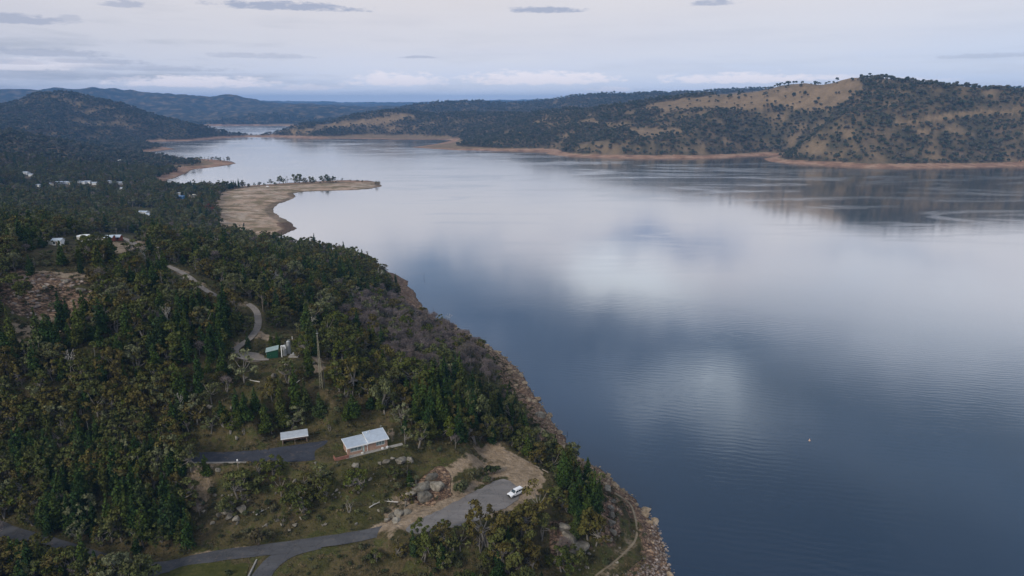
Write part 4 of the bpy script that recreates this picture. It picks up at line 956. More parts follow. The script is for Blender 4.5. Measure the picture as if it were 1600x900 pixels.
VILLAGE = [ # px, py of base, width m, depth m, height, wall, roof, label
 (41, 272, 11, 6, 'white', 'roof', 'white shed high in the forest, left of the holiday cabins'), (49, 275.5, 6, 5, 'white', 'roof', 'small pale hut just below the white shed in the forest'),
 (61, 292, 7, 5, 'white', 'roof', 'lowest and leftmost cabin of the row in the trees'), (79, 290, 6, 5, 'cream', 'roof', 'cream cabin second from left in the row'),
 (93, 287.5, 9, 6, 'greywall', 'roof', 'grey walled cabin with a long pale roof in the row'), (102, 287.5, 8, 5, 'white', 'roof', 'white cabin between the grey one and the upright hut'),
 (111, 288, 5, 5, 'cream', 'roof', 'upright cream hut near the middle of the cabin row'), (124, 286, 4, 4, 'white', 'roof', 'tiny white hut before the tall cabin'),
 (131, 287, 4, 5, 'white', 'roof', 'narrow white hut beside the tall cabin'), (138, 286.5, 10, 7, 'white', 'roof', 'largest white cabin of the row in the trees'),
 (148, 288.5, 6, 5, 'white', 'roof', 'low white cabin right of the largest cabin'), (171, 286, 6, 5, 'white', 'roof', 'bright white hut standing apart on the right of the row'),
 (188, 288, 8, 5, 'greywall', 'roof', 'dull grey cabin at the right end of the row'), (189.5, 297, 6, 5, 'white', 'roof', 'white hut below the dull grey cabin'),
 (225, 335, 10, 6, 'white', 'roof', 'pale roofed farm shed among the trees'), (234, 339, 6, 5, 'white', 'roof', 'small white lean-to beside the pale roofed farm shed'),
 (303, 308, 10, 8, 'cream', 'cream', 'cream gabled house near the sandy flat'), (284, 310, 11, 8, 'bluesheet', 'bluesheet', 'blue roofed shed among lakeside trees'), (281, 305, 9, 7, 'greywall', 'greywall', 'grey shed behind the blue roofed shed')]
for v_ in VILLAGE: BUILD_CLEAR.append((v_[0], v_[1], 0.5*v_[2]*1.05+1.5, 11 if v_[1] < 300 else 12))
BUILD_CLEAR += [(87, 383, 11, 12), (134, 376, 12, 12), (177, 375, 15, 14), (200, 378, 14, 12)]

def near_candidates(x0, x1, y0, y1, s, dmin, dmax):
    x, y = grid_pts(x0, x1, y0, y1, s); D = np.hypot(x, y); k = (D > dmin) & (D < dmax) & (np.abs(np.arctan2(x, y)) < math.radians(48))
    x, y = x[k], y[k]; h = hlook(x, y); sd = slook(x, y); px, py, dep = project(x, y, h); return x, y, h, sd, px, py, dep
def open_keep(px, py, D, x, y):
    """share of trees and of shrubs allowed at each spot"""
    t = np.ones(px.shape); s_ = np.ones(px.shape)
    a = px + (fbm(x*0.08, y*0.08, 2, 50)-0.5)*10; b = py + (fbm(x*0.08, y*0.08, 2, 51)-0.5)*6
    for poly, kt, ks in NO_TREES:
        i = in_poly(a, b, poly); t[i] = np.minimum(t[i], kt); s_[i] = np.minimum(s_[i], ks)
    for cx, cy, hw, dn in BUILD_CLEAR:
        i = (np.abs(px-cx) < hw) & (py > cy-1.5) & (py < cy+dn); t[i] = 0; s_[i] = 0
    return t, s_
def road_clear(x, y, D):
    ok = np.ones(x.shape, bool); nr = D < 520; 
    for nm, (pts, w, kind) in ROADS.items():
        if nm in ('point_track', 'walking_track'): continue
        d = seg_dist(x[nr], y[nr], pts); o = ok[nr]; o &= d > w/2+1.6; ok[nr] = o
    return ok
PLANTS = []     # (kind, variant, x, y, z, rot, scale, size_px)
def put(kind, x, y, z, s, rot=None, var=None):
    n = len(SPEC[kind]); v = rs.integers(n) if var is None else var
    px, py, dep = project(x, y, z); base = {'gum_tree': 9, 'cypress_pine': 8, 'shrub': 2.2, 'leafless_tree': 7, 'dead_tree': 9, 'far_tree': 10}[kind]
    vis = (-20 < px < 1620) and (-40 < py < 960)
    PLANTS.append([kind, int(v), float(x), float(y), float(z), float(rs.uniform(0, 6.28) if rot is None else rot), float(s), (base*s*F_PX/dep if vis else 0), float(px), float(py)])
GREY_ZONE = [(560, 470), (600, 462), (660, 485), (730, 520), (780, 560), (795, 595), (760, 600), (700, 590), (640, 575), (570, 540), (530, 500)]
CONIFER_ZONES = [[(100, 690), (330, 735), (330, 870), (60, 860), (60, 720)], [(250, 490), (385, 490), (370, 560), (300, 600), (230, 560)], [(270, 640), (420, 690), (410, 660), (330, 610)], [(0, 540), (140, 480), (170, 530), (60, 600)], [(440, 640), (600, 640), (560, 670), (440, 675)], [(925, 745), (960, 790), (945, 840), (870, 800), (880, 745)], [(640, 610), (760, 600), (800, 660), (700, 690), (620, 680)]]
x, y, h, sd, px, py, dep = near_candidates(-420, 420, 70, 530, 2.85, 80, 520)
kt, ks = open_keep(px, py, dep, x, y); rc = road_clear(x, y, np.hypot(x, y))
n1 = fbm(x*0.03, y*0.03, 3, 60); n2 = fbm(x*0.09, y*0.09, 2, 61); R = rs.random((5, len(x)))
inz = np.zeros(len(x), bool)
for z_ in CONIFER_ZONES: inz |= in_poly(px, py, z_)
ing = in_poly(px+(n2-0.5)*30, py+(n1-0.5)*20, GREY_ZONE)
for i in np.nonzero(rc & (sd > 14.5) & (h > 3.0))[0]:
    if px[i] < -250 or px[i] > 1250 or py[i] > 1080: continue
    edge = 0.75 if sd[i] < 16 else 1.0
    if R[0, i] < kt[i]*0.66*edge*np.clip(2.4*n2[i]-0.30, 0.30, 1.15):
        g_ = R[1, i]
        if ing[i]: kind = 'leafless_tree' if g_ < 0.80 else 'gum_tree'
        else:
            pc = 0.72 if inz[i] else (0.30 if n1[i] > 0.5 else 0.12)
            kind = 'cypress_pine' if g_ < pc else ('leafless_tree' if g_ > 0.955 else 'gum_tree')
            if g_ > 0.994 and py[i] < 700: kind = 'dead_tree'
        s_ = (0.62+0.62*R[2, i]) if kind != 'gum_tree' else (0.40+0.78*R[2, i]**1.4+(0.35 if R[4, i] > 0.93 else 0))
        if sd[i] < 20: s_ *= 0.72
        if kind == 'leafless_tree': s_ *= 0.9
        put(kind, x[i], y[i], h[i]-0.1, s_)
    elif R[3, i] < ks[i]*0.55: put('shrub', x[i], y[i], h[i]-0.1, 0.4+0.7*R[4, i])
# middle distance, left side
x, y, h, sd, px, py, dep = near_candidates(-1500, 300, 400, 1600, 6.0, 520, 1500)
kt, ks = open_keep(px, py, dep, x, y); n2 = fbm(x*0.02, y*0.02, 3, 62); R = rs.random((4, len(x)))
sand_in = in_poly(x, y, [tuple(P(a, b, 2)[:2]) for a, b in [(338, 371), (480, 380), (480, 312), (640, 300), (640, 275), (470, 285), (380, 294), (352, 299), (334, 325), (347, 345)]])
OPEN_MID = [[(200, 322), (245, 325), (250, 338), (205, 338)], [(128, 248), (160, 250), (190, 256), (140, 256)], [(100, 238), (125, 245), (120, 252), (100, 246)]]
om = np.zeros(len(x), bool)
for z_ in OPEN_MID: om |= in_poly(px, py, z_)
for i in np.nonzero((h > 2.6) & (sd > 14) & ~sand_in)[0]:
    if px[i] < -150 or px[i] > 700: continue
    if R[0, i] < kt[i]*(0.88 if not om[i] else 0.08)*(0.75+0.5*n2[i]):
        kind = 'gum_tree' if R[1, i] < 0.80 else ('cypress_pine' if R[1, i] < 0.93 else 'leafless_tree')
        put(kind, x[i], y[i], h[i]-0.2, 0.75+0.6*R[2, i])
# far woods
for (xa, xb, ya, yb, s_, d0, d1, smin) in [(-2400, 2600, 900, 3300, 7.8, 1200, 3200, 0.62), (-4000, 3500, 2600, 4800, 17.0, 3200, 4700, 1.0)]:
    x, y, h, sd, px, py, dep = near_candidates(xa, xb, ya, yb, s_, d0, d1)
    k = (px > -60) & (px < 1660) & (h > 2.8) & ((np.hypot(x, y) > 1500) | (px > 560)); x, y, h, sd, px, py = x[k], y[k], h[k], sd[k], px[k], py[k]
    fd = far_density(x, y, np.where(px < 420, h+5, h), np.where(px < 420, sd+30, sd), px, py); R = rs.random((3, len(x)))
    sel = np.nonzero(R[0] < fd**1.2*0.80 + 0.012*(h > 8)*(sd > 50))[0]
    for i in sel: put('far_tree', x[i], y[i], h[i]-0.4, smin+0.7*R[1, i])
print('plants', len(PLANTS))
FORCED = []
for _ in range(330):                          # steep faces seen square on carry their trees too
    a_, b_ = rs.uniform(-60, 300), rs.uniform(560, 870)
    if in_poly([a_], [b_], [(-60, 560), (150, 560), (300, 590), (300, 690), (292, 860), (230, 868), (100, 845), (-60, 800)])[0]:
        q = hit(a_, b_, hlook)
        if q is not None and slook(q[0], q[1]) > 12: put('cypress_pine' if in_poly([a_], [b_], CONIFER_ZONES[0])[0] and rs.random() < 0.75 else 'gum_tree', q[0], q[1], q[2]-0.1, rs.uniform(0.5, 1.05))
for px_ in np.arange(-40, 292, 9.5):          # the belt of trees that screens the upper road
    for dy in (0, 9):
        q = hit(px_+rs.uniform(-4, 4), 728+dy+rs.uniform(-3, 4), hlook); put('gum_tree' if rs.random() < 0.6 else 'cypress_pine', q[0], q[1], q[2]-0.1, rs.uniform(0.75, 1.15))
for px_ in np.arange(-40, 225, 7):
    q = hit(px_+rs.uniform(-4, 4), 884+max(0, px_-60)*0.2+rs.uniform(0, 14), hlook); put('gum_tree' if rs.random() < 0.8 else 'cypress_pine', q[0], q[1], q[2]-0.1, rs.uniform(0.62, 1.1))
def place(kind, px, py, size_m, label, group=None, var=None, hpx=None):
    q = hit(px, py, hlook)
    if q is None: return
    base = {'gum_tree': 9, 'cypress_pine': 9, 'shrub': 2.2, 'leafless_tree': 7, 'dead_tree': 9, 'far_tree': 10}[kind]
    if hpx: size_m = hpx/(F_PX/project(*q)[2])
    FORCED.append((kind, int(rs.integers(len(SPEC[kind]))) if var is None else var, q[0], q[1], q[2]-0.1, float(rs.uniform(0, 6.28)), size_m/base, label, group))
G_PT = 'trees along the back of the sandy point'
for a, b, hp in [(405, 290, 7), (422, 288, 10), (437, 287, 12), (449, 286, 11), (460, 286, 13), (468, 286, 17), (478, 286, 12), (485, 286, 13), (493, 285, 6), (502, 286, 11), (511, 286, 14), (521, 285, 11), (535, 283, 5), (548, 284, 5), (558, 284, 5), (566, 285, 4), (414, 290, 6), (430, 289, 7), (398, 291, 6), (388, 292, 6), (378, 293, 9), (370, 294, 7), (444, 287, 9), (464, 286, 12), (473, 286, 11), (489, 286, 8), (506, 286, 9), (516, 286, 9), (527, 284, 5)]:
    place('gum_tree', a, b, 0, 'dark round tree in the row along the back of the sandy point', G_PT, hpx=hp)
for a, b, hp in [(580, 289, 7), (588, 290, 7), (593, 287, 5)]:
    place('gum_tree', a, b, 0, 'small bush at the tip of the sandy point', 'bushes at the tip of the sandy point', hpx=hp)
for a in list(range(272, 356, 4)): place('gum_tree', a, 297+rs.uniform(-3, 4), rs.uniform(8, 13), 'dark tree on the shore left of the sandy flat', 'shore trees left of the sandy flat')
for a in range(272, 362, 6): place('gum_tree', a, 250+rs.uniform(-1, 2)+(a-272)*0.02, 11, 'dark tree standing on the wooded spit beyond the point', 'trees on the wooded spit')
place('gum_tree', 330, 336, 12, 'rust coloured tree at the left edge of the sandy flat'); rust_i = len(FORCED)-1
G_PD = 'scattered trees on the grassy brow'
for a, b, hp in [(1276, 134, 8), (1240, 152, 9), (1327, 147, 7), (1275, 163, 8), (1308, 131, 3), (1257, 147, 3), (1228, 141, 5), (1215, 146, 5), (1333, 127, 4), (1340, 127, 3), (1369, 125, 5), (1378, 125, 5), (1385, 125, 4), (1393, 126, 5), (1306, 148, 5), (1252, 154, 3), (1349, 131, 4), (1311, 148, 4), (1502, 167, 11), (1481, 174, 9), (1514, 176, 8), (1494, 185, 7),
    (1141, 153, 8), (1154, 152, 6), (1165, 152, 5), (1194, 153, 9), (1107, 160, 4), (1119, 158, 4), (1078, 164, 3), (1095, 170, 3), (1119, 169, 3), (1136, 162, 3), (1148, 163, 3), (1163, 166, 3), (1174, 155, 4), (1194, 167, 4), (1121, 179, 4), (992, 168, 8), (1003, 169, 8), (1013, 168, 6), (1210, 177, 5), (1222, 180, 4), (1236, 172, 3), (1283, 166, 5), (1341, 160, 5), (1320, 163, 4)]:
    place('far_tree', a, b, 0, 'lone dark tree on the dry grassy hill across the lake', G_PD, hpx=hp*1.15)
# single trees one can pick out near the buildings
for kind, a, b, s_, lab in [
    ('gum_tree', 552, 618, 13, 'broad pale green gum with a domed crown, right of the lattice mast'), ('gum_tree', 610, 612, 11, 'grey green gum right of the broad domed gum'),
    ('gum_tree', 765, 685, 9, 'round grey leaved gum above the gravel clearing'), ('gum_tree', 820, 660, 8, 'pale spreading gum at the cliff edge'), ('gum_tree', 715, 665, 8, 'pale gum left of the grey leaved round gum'),
    ('gum_tree', 428, 742, 9, 'big gum in front of the dark asphalt yard'), ('gum_tree', 405, 745, 7, 'smaller gum left of the big gum by the asphalt yard'), ('gum_tree', 500, 756, 8, 'thin crowned gum with pale stems below the brick house'), ('gum_tree', 475, 765, 7, 'gum with bare pale stems below the dark yard'),
    ('gum_tree', 440, 775, 8, 'dense gum on the slope under the dark yard'), ('gum_tree', 458, 668, 9, 'gum standing behind the open carport'), ('gum_tree', 330, 632, 9, 'tall forked gum left of the rocky patch'),
    ('gum_tree', 500, 775, 6, 'low gum in the middle of the rocky slope'), ('gum_tree', 545, 800, 6, 'low spreading gum near the foot of the rocky slope'),
    ('shrub', 742, 748, 3.6, 'round green bush beside the upper edge of the car park'), ('shrub', 722, 768, 4.2, 'round dark bush at the kerb of the car park'), ('shrub', 772, 740, 3.4, 'dark low bush between car park and gravel'), ('shrub', 760, 752, 2.6, 'small bush below the dark low bush'),
    ('gum_tree', 822, 848, 8, 'dark leafy tree just below the white car'), ('gum_tree', 780, 850, 8, 'dark tree left of the one below the white car'), ('gum_tree', 720, 860, 8, 'dense tree under the car park edge'), ('gum_tree', 690, 850, 8, 'leafy tree beside the car park entrance'), ('gum_tree', 662, 874, 7, 'dark round tree in the clump beside the road'), ('gum_tree', 750, 862, 8, 'grey green tree in the clump under the car park'),
    ('gum_tree', 622, 872, 5.0, 'low round tree at the road bend'), ('gum_tree', 588, 878, 4.6, 'round bush-like tree left end of the roadside clump'), ('gum_tree', 830, 895, 8, 'pale yellow green gum at the bottom edge'), ('gum_tree', 870, 785, 7, 'dark round tree right of the gravel clearing'), ('gum_tree', 885, 800, 8, 'dark tree between gravel clearing and rocky wall'),
    ('cypress_pine', 918, 815, 9, 'upright dark conifer beside the rocky wall'), ('cypress_pine', 935, 800, 8, 'dark conifer nearest the cove'), ('cypress_pine', 905, 790, 8, 'conifer behind the dark tree by the gravel clearing'), ('cypress_pine', 900, 840, 8, 'dark conifer left of the rocky wall'),
    ('shrub', 403, 852, 4.2, 'dark round bush at the roadside below the slope'), ('cypress_pine', 388, 548, 5, 'small conifer left of the green shed'), ('cypress_pine', 424, 544, 5, 'dark conifer touching the back of the green shed'), ('cypress_pine', 434, 543, 5, 'second dark conifer behind the green shed roof'),
    ('gum_tree', 466, 560, 4.5, 'round olive tree right of the steel tanks'), ('dead_tree', 488, 524, 10, 'large white dead tree behind the lattice mast'), ('dead_tree', 425, 455, 11, 'white dead tree above the gravel track'), ('dead_tree', 700, 505, 8, 'bleached dead tree at the cliff top'), ('dead_tree', 650, 505, 7, 'dead tree with a forked top near the rocky shore'), ('dead_tree', 282, 645, 6, 'small white forked dead tree on the dark slope'), ('dead_tree', 553, 478, 8, 'pale dead tree in the middle of the shore wood'),
    ('dead_tree', 370, 420, 8, 'dead white tree on the crest beside the track'), ('gum_tree', 300, 735, 9, 'tall gum over the left end of the dark yard'), ('gum_tree', 262, 722, 9, 'olive gum beside the upper road'), ('cypress_pine', 322, 745, 7, 'slim conifer in front of the yard kerb'), ('cypress_pine', 640, 760, 5.0, 'dark conifer left of the big rock slab'), ('gum_tree', 655, 700, 9, 'leafy tree right of the brick house'), ('gum_tree', 615, 745, 6, 'bushy tree between brick house and rock slab'), ('gum_tree', 636, 745, 5, 'round bushy tree above the rock slab'),
    ('gum_tree', 205, 405, 10, 'dark round tree on the crest right of the red walled building'), ('gum_tree', 148, 385, 8, 'dark tree half hiding the larger white tank'), ('gum_tree', 535, 412, 11, 'umbrella shaped tree on the shoreline skyline'), ('gum_tree', 490, 404, 10, 'round tree on the shoreline skyline'), ('gum_tree', 568, 420, 10, 'flat topped tree on the shoreline skyline'), ('gum_tree', 590, 432, 9, 'last tree on the skyline before the rocky shore')]:
    place(kind, a, b, s_, lab)

# ------------------------------------------------------------------ counted trees as objects, the rest as masses
SIDES = {'gum_tree': ('gum tree', 'tree'), 'cypress_pine': ('dark cypress pine', 'conifer'), 'shrub': ('low shrub', 'shrub'), 'leafless_tree': ('grey leafless tree', 'tree'), 'dead_tree': ('bleached dead tree', 'dead tree'), 'far_tree': ('dark tree', 'tree')}
def region(px, py, D):
    if D > 520: return 'in the forest beyond the crest'
    if py > 860 and px < 440: return 'beside the road at the bottom left'
    if px > 860 and py > 690: return 'on the point right of the gravel clearing'
    if py > 800 and px > 440: return 'between the lower road and the water'
    if py > 722: return 'on the rocky slope under the dark yard' if px > 300 else 'in the thick wood below the upper road'
    if px > 600 and py > 585: return 'in the wood between brick house and cliff'
    if px > 520 : return 'in the shore wood right of the lattice mast'
    if py > 575: return 'in the thick wood above the brick house' if px > 300 else 'on the dark hillside at the left edge'
    if px > 400: return 'in the wood behind the green shed'
    if py > 500: return 'in the wood left of the green shed'
    return 'on the crest around the quarry' if px < 260 else 'along the crest beside the hill track'
def aspect(x, y, s):
    q = random.Random(int(x*97+y*31)); return (s*q.uniform(0.8, 1.2), s*q.uniform(0.8, 1.2), s*q.uniform(0.82, 1.22))
def make_tree(kind, var, x, y, z, rot, s, label, group):
    o = thing(kind, label, SIDES[kind][1], (x, y, z), rot, group, aspect(x, y, s))
    cm, tm = SPEC[kind][var]
    if kind != 'far_tree' or cm is not None:
        if cm is not None: c = bpy.data.objects.new('crown', cm); col.objects.link(c); c.parent = o
    t = bpy.data.objects.new('trunk', tm); col.objects.link(t); t.parent = o
    return o
for i, (kind, var, x, y, z, rot, s, label, group) in enumerate(FORCED):
    o = make_tree(kind, var, x, y, z, rot, s, label, group)
    if i == rust_i:
        me = SPEC['gum_tree'][var][0].copy(); me.materials.clear(); me.materials.append(FOL['rust']); [c for c in o.children if c.name.startswith('crown')][0].data = me
LIM = {'gum_tree': 215, 'cypress_pine': 280, 'shrub': 270, 'leafless_tree': 200, 'dead_tree': 60, 'far_tree': 0}
rest = []
for kind in LIM:
    L = sorted([p for p in PLANTS if p[0] == kind], key=lambda p: -p[7])
    # keep well-separated, clearly visible ones
    for j, p in enumerate(L):
        if j < LIM[kind] and p[7] > 3:
            reg = region(p[8], p[9], math.hypot(p[2], p[3]))
            make_tree(kind, p[1], p[2], p[3], p[4], p[5], p[6], SIDES[kind][0]+' '+reg, SIDES[kind][0]+'s '+reg)
        else: rest.append(p)
def mass(name, L, label):
    L = [p for p in L]
    if L: scatter_object(name, proto, [(p[2], p[3], p[4]) for p in L], [PI_[(p[0], p[1])] for p in L], [p[5] for p in L], [aspect(p[2], p[3], p[6]) for p in L], label)
mass('forest', [p for p in rest if p[0] != 'far_tree' and p[0] != 'shrub'], 'forest continuing over the left hills')
mass('undergrowth', [p for p in rest if p[0] == 'shrub'], 'low scrub under and between the trees')
mass('far_forest', [p for p in rest if p[0] == 'far_tree'], 'woods covering the far hills')

# ------------------------------------------------------------------ rocks
def rock_mesh(seed, sub=3, flat=0.7):
    r_ = np.random.default_rng(seed); bm = bmesh.new(); bmesh.ops.create_icosphere(bm, subdivisions=sub, radius=1)
    sh = [(Vector(r_.normal(size=3)).normalized(), r_.uniform(0.42, 0.80)) for _ in range(15)]
    for v in bm.verts:
        c = v.co.copy()
        for n_, k in sh:
            d = c.dot(n_)
            if d > k: c -= n_*(d-k)*0.97
        f = float(fbm(c.x*2.1+seed*3, c.y*2.1+c.z*1.7, 3, seed % 7))-0.5; c *= 1+0.28*f
        v.co = Vector((c.x, c.y*0.85, c.z*flat))
    me = bpy.data.meshes.new('boulder'); bm.to_mesh(me); bm.free(); return me
def rock_material(name, stops):
    m, g = mat(name); pos = g.n('ShaderNodeNewGeometry').outputs['Position']; oi = g.n('ShaderNodeObjectInfo').outputs['Random']
    c = g.ramp(g.noise(pos, 0.7, 6, 0.7), stops)
    c = g.mix(g.ramp(g.noise(pos, 2.5, 4, 0.7), [(0.55, 0.0), (0.7, 0.6)]), c, (0.07, 0.065, 0.045))
    c = g.n('ShaderNodeHueSaturation', ins={'Color': c, 'Value': g.m('ADD', 0.7, g.m('MULTIPLY', oi, 0.55))}).outputs[0]
    finish(g, c, 0.95, g.noise(pos, 1.6, 6, 0.7), 0.7, 0.3, 0.1); return m
GRANITE = rock_material('lichened_granite', [(0.3, (0.085, 0.075, 0.055)), (0.5, (0.19, 0.170, 0.135)), (0.7, (0.33, 0.295, 0.24))])
REDROCK = rock_material('reddish_shore_rock', [(0.3, (0.125, 0.095, 0.058)), (0.5, (0.28, 0.210, 0.135)), (0.7, (0.44, 0.35, 0.25))])
RM = [rock_mesh(i, 3, f) for i, f in ((1, .7), (2, .55), (3, .8), (4, .62), (5, .75))]
for m_ in RM: m_.materials.append(GRANITE)
def boulder(px, py, w, label, group=None, flat=1.0, name='boulder', k=None):
    q = hit(px, py, hlook)
    if q is None: return
    o = bpy.data.objects.new(name, RM[int(rs.integers(5)) if k is None else k]); col.objects.link(o)
    o.location = (q[0], q[1], q[2]+0.12*w); o.rotation_euler = (rs.uniform(-.15, .15), rs.uniform(-.15, .15), rs.uniform(0, 6.28)); s = w/2*1.35
    o.scale = (s, s*rs.uniform(0.75, 1.1), s*flat*rs.uniform(0.8, 1.1)); tag(o, label, 'boulder', group)
for px, py, w, lab in [(553, 751, 3.6, 'large pale split boulder below the brick house'), (543, 757, 1.7, 'pale pointed stone left of the split boulder'), (578, 750, 1.2, 'small stone right of the split boulder'),
    (549, 758, 1.8, 'blocky grey stone under the split boulder'), (556, 729, 2.6, 'rounded pink boulder just below the brick house'), (541, 757, 2.0, 'left stone of the pair on the rocky slope'), (604, 722, 2.6, 'grey boulder at the right end of the house slope'),
    (625, 722, 4.2, 'large grey boulder between house and rock slab'), (640, 720, 2.8, 'grey boulder beside the large one near the rock slab'), (613, 718, 1.6, 'pale stone above the grey boulders'), (594, 725, 1.3, 'small pale stone below the right house windows'),
    (352, 800, 3.4, 'long pale boulder at the left of the rocky slope'), (378, 797, 2.6, 'upright pale boulder right of the long one'), (360, 808, 2.4, 'lower boulder of the pale cluster'), (370, 812, 2.0, 'rounded boulder at the bottom of the pale cluster'), (343, 805, 1.6, 'small boulder left of the pale cluster'),
    (292, 782, 2.2, 'pale boulder at the wood edge left of the slope'), (363, 787, 1.5, 'small boulder above the pale cluster'), (385, 775, 1.3, 'small pale stone near the wooden pole'), (474, 800, 2.0, 'tall grey boulder in the middle of the lower slope'), (470, 810, 1.4, 'stone below the tall grey boulder'), (440, 820, 1.2, 'small stone left of the grey boulders'),
    (612, 808, 3.0, 'pale boulder heap, left block above the lower road'), (624, 806, 3.2, 'pale boulder heap, middle block above the lower road'), (635, 803, 2.6, 'pale boulder heap, right block above the lower road'), (604, 815, 2.0, 'low pale block at the foot of the boulder heap'), (618, 816, 2.4, 'rounded block in front of the boulder heap'),
    (658, 768, 6.5, 'big weathered rock slab above the car park'), (680, 762, 4.5, 'right part of the weathered slab above the car park'), (665, 778, 4.0, 'lower lip of the weathered slab by the car park'), (645, 772, 3.5, 'left foot of the weathered slab by the car park'), (672, 748, 4.0, 'upper end of the weathered slab'),
    (428, 588, 2.6, 'whitish rock below the green shed'), (447, 570, 2.2, 'pale rock right under the green shed'), (441, 578, 1.6, 'small pale rock between the two pale rocks'), (375, 548, 1.6, 'grey rock at the bend of the gravel track'), (489, 568, 2.4, 'pinkish pale rock left of the lattice mast'), (384, 592, 2.0, 'grey rock on the slope below the shed yard'),
    (328, 638, 2.6, 'upright pale rock above the dark yard'), (313, 642, 2.8, 'reddish rock left of the upright pale rock'), (364, 640, 2.6, 'round grey rock right of the upright pale rock'), (370, 685, 1.8, 'round pale rock behind the carport trees'), (262, 668, 1.8, 'pale rock on the dark wooded slope'), (220, 610, 4.5, 'broad grey outcrop on the dark hillside'), (200, 606, 3.2, 'long ledge beside the broad grey outcrop'), (238, 618, 3.0, 'lower right block of the grey outcrop'),
    (195, 698, 4.0, 'flat grey outcrop above the upper road'), (68, 703, 2.5, 'reddish outcrop at the upper road'), (252, 836, 2.0, 'pale boulder in the wood by the lower road'),
    (845, 650, 4.0, 'smooth pale boulder at the cliff edge above the water'), (950, 768, 4.0, 'tall pale block at the head of the rocky wall'), (957, 785, 2.4, 'second block of the rocky wall'), (955, 797, 2.6, 'third block down the rocky wall'), (957, 808, 2.6, 'fourth block down the rocky wall'), (954, 820, 2.8, 'fifth block down the rocky wall'), (957, 832, 2.6, 'sixth block down the rocky wall'), (950, 843, 2.6, 'lowest block of the rocky wall'),
    (880, 828, 4.0, 'upper end of the grey rock rib on the point'), (890, 842, 5.0, 'middle of the grey rock rib on the point'), (905, 855, 5.0, 'thick lower end of the grey rock rib on the point'), (897, 866, 4.0, 'foot of the grey rock rib on the point'), (870, 880, 2.6, 'pale rock at the bottom edge below the rock rib'), (912, 745, 3.0, 'brown rock in the trees beside the cove'), (927, 740, 2.6, 'pale brown rock above the cove'),
    (245, 400, 2.6, 'pale rock on the crest by the bare ground'), (100, 440, 3.0, 'grey block on the quarry face'), (70, 450, 2.4, 'dark block on the quarry face'), (125, 455, 3.2, 'brown block at the right of the quarry face')]:
    boulder(px, py, w, lab, None, 0.9)
G_ST = 'small stones on the slope below the house'
for _ in range(75):
    a, b = rs.uniform(300, 640), rs.uniform(722, 830)
    if in_poly([a], [b], [(305, 728), (640, 715), (640, 780), (560, 820), (420, 850), (340, 855), (300, 800)])[0]: boulder(a, b, rs.uniform(0.5, 1.5), 'small pale stone lying on the slope below the house', G_ST, name='stone')
G_S2 = 'stones on the point'
for _ in range(45):
    a, b = rs.uniform(860, 1030), rs.uniform(770, 895)
    if in_poly([a], [b], [(930, 775), (1000, 800), (1030, 860), (1000, 880), (880, 895), (860, 850)])[0]: boulder(a, b, rs.uniform(0.5, 1.6), 'stone lying in the dry grass of the point', G_S2, name='stone')
# rubble of the drawn-down shore and the rock-filled bank: nobody could count it
rp = bpy.data.collections.new('rubble_shapes')
for i in range(5):
    me = rock_mesh(20+i, 2, 0.6); me.materials.append(REDROCK); ob = bpy.data.objects.new('rubble_%d' % i, me); rp.objects.link(ob)
x, y, h, sd, px, py, dep = near_candidates(-60, 260, 70, 640, 1.05, 80, 640)
d_ = (sd > -1.0) & (sd < 13) & (py < 905) & (rs.random(len(x)) < np.where(sd < 10, 0.34, 0.12))
bank = in_poly(px, py, [(905, 905), (990, 893), (1025, 868), (1012, 800), (1100, 870), (1100, 920)]) & (sd > -1) & (rs.random(len(x)) < 0.9)
k = np.nonzero(d_ | bank)[0]
GREYROCK = rock_material('grey_bank_rock', [(0.3, (0.13, 0.105, 0.085)), (0.5, (0.24, 0.195, 0.165)), (0.7, (0.36, 0.30, 0.26))])
rp2 = bpy.data.collections.new('bank_rock_shapes')
for i in range(5):
    me = rock_mesh(40+i, 2, 0.6); me.materials.append(GREYROCK); rp2.objects.link(bpy.data.objects.new('bank_rock_%d' % i, me))
kb = np.nonzero(bank)[0]; k = np.nonzero(d_ & ~bank & ((py < 765) | (sd < 4.5)))[0]
scatter_object('bank_rock', rp2, [(x[i], y[i], max(h[i], -0.1)) for i in kb], rs.integers(0, 5, len(kb)), rs.uniform(0, 6.28, len(kb)), rs.uniform(0.3, 0.85, len(kb)), 'loose grey rock facing the bank at the bottom right')
scatter_object('shore_rubble', rp, [(x[i], y[i], max(h[i], -0.1)) for i in k], rs.integers(0, 5, len(k)), rs.uniform(0, 6.28, len(k)), np.where(rs.random(len(k)) < 0.12, rs.uniform(0.9, 2.6, len(k)), rs.uniform(0.25, 0.75, len(k))), 'reddish rubble along the bare shore')
x, y, h, sd, px, py, dep = near_candidates(-300, -60, 180, 330, 1.6, 150, 330)
k = np.nonzero(in_poly(px, py, [(0, 432), (40, 425), (145, 438), (148, 470), (100, 492), (0, 500)]) & (rs.random(len(x)) < 0.22))[0]
scatter_object('quarry_rubble', rp2, [(x[i], y[i], h[i]) for i in k], rs.integers(0, 5, len(k)), rs.uniform(0, 6.28, len(k)), rs.uniform(0.3, 1.5, len(k)), 'broken rock on the old quarry face')
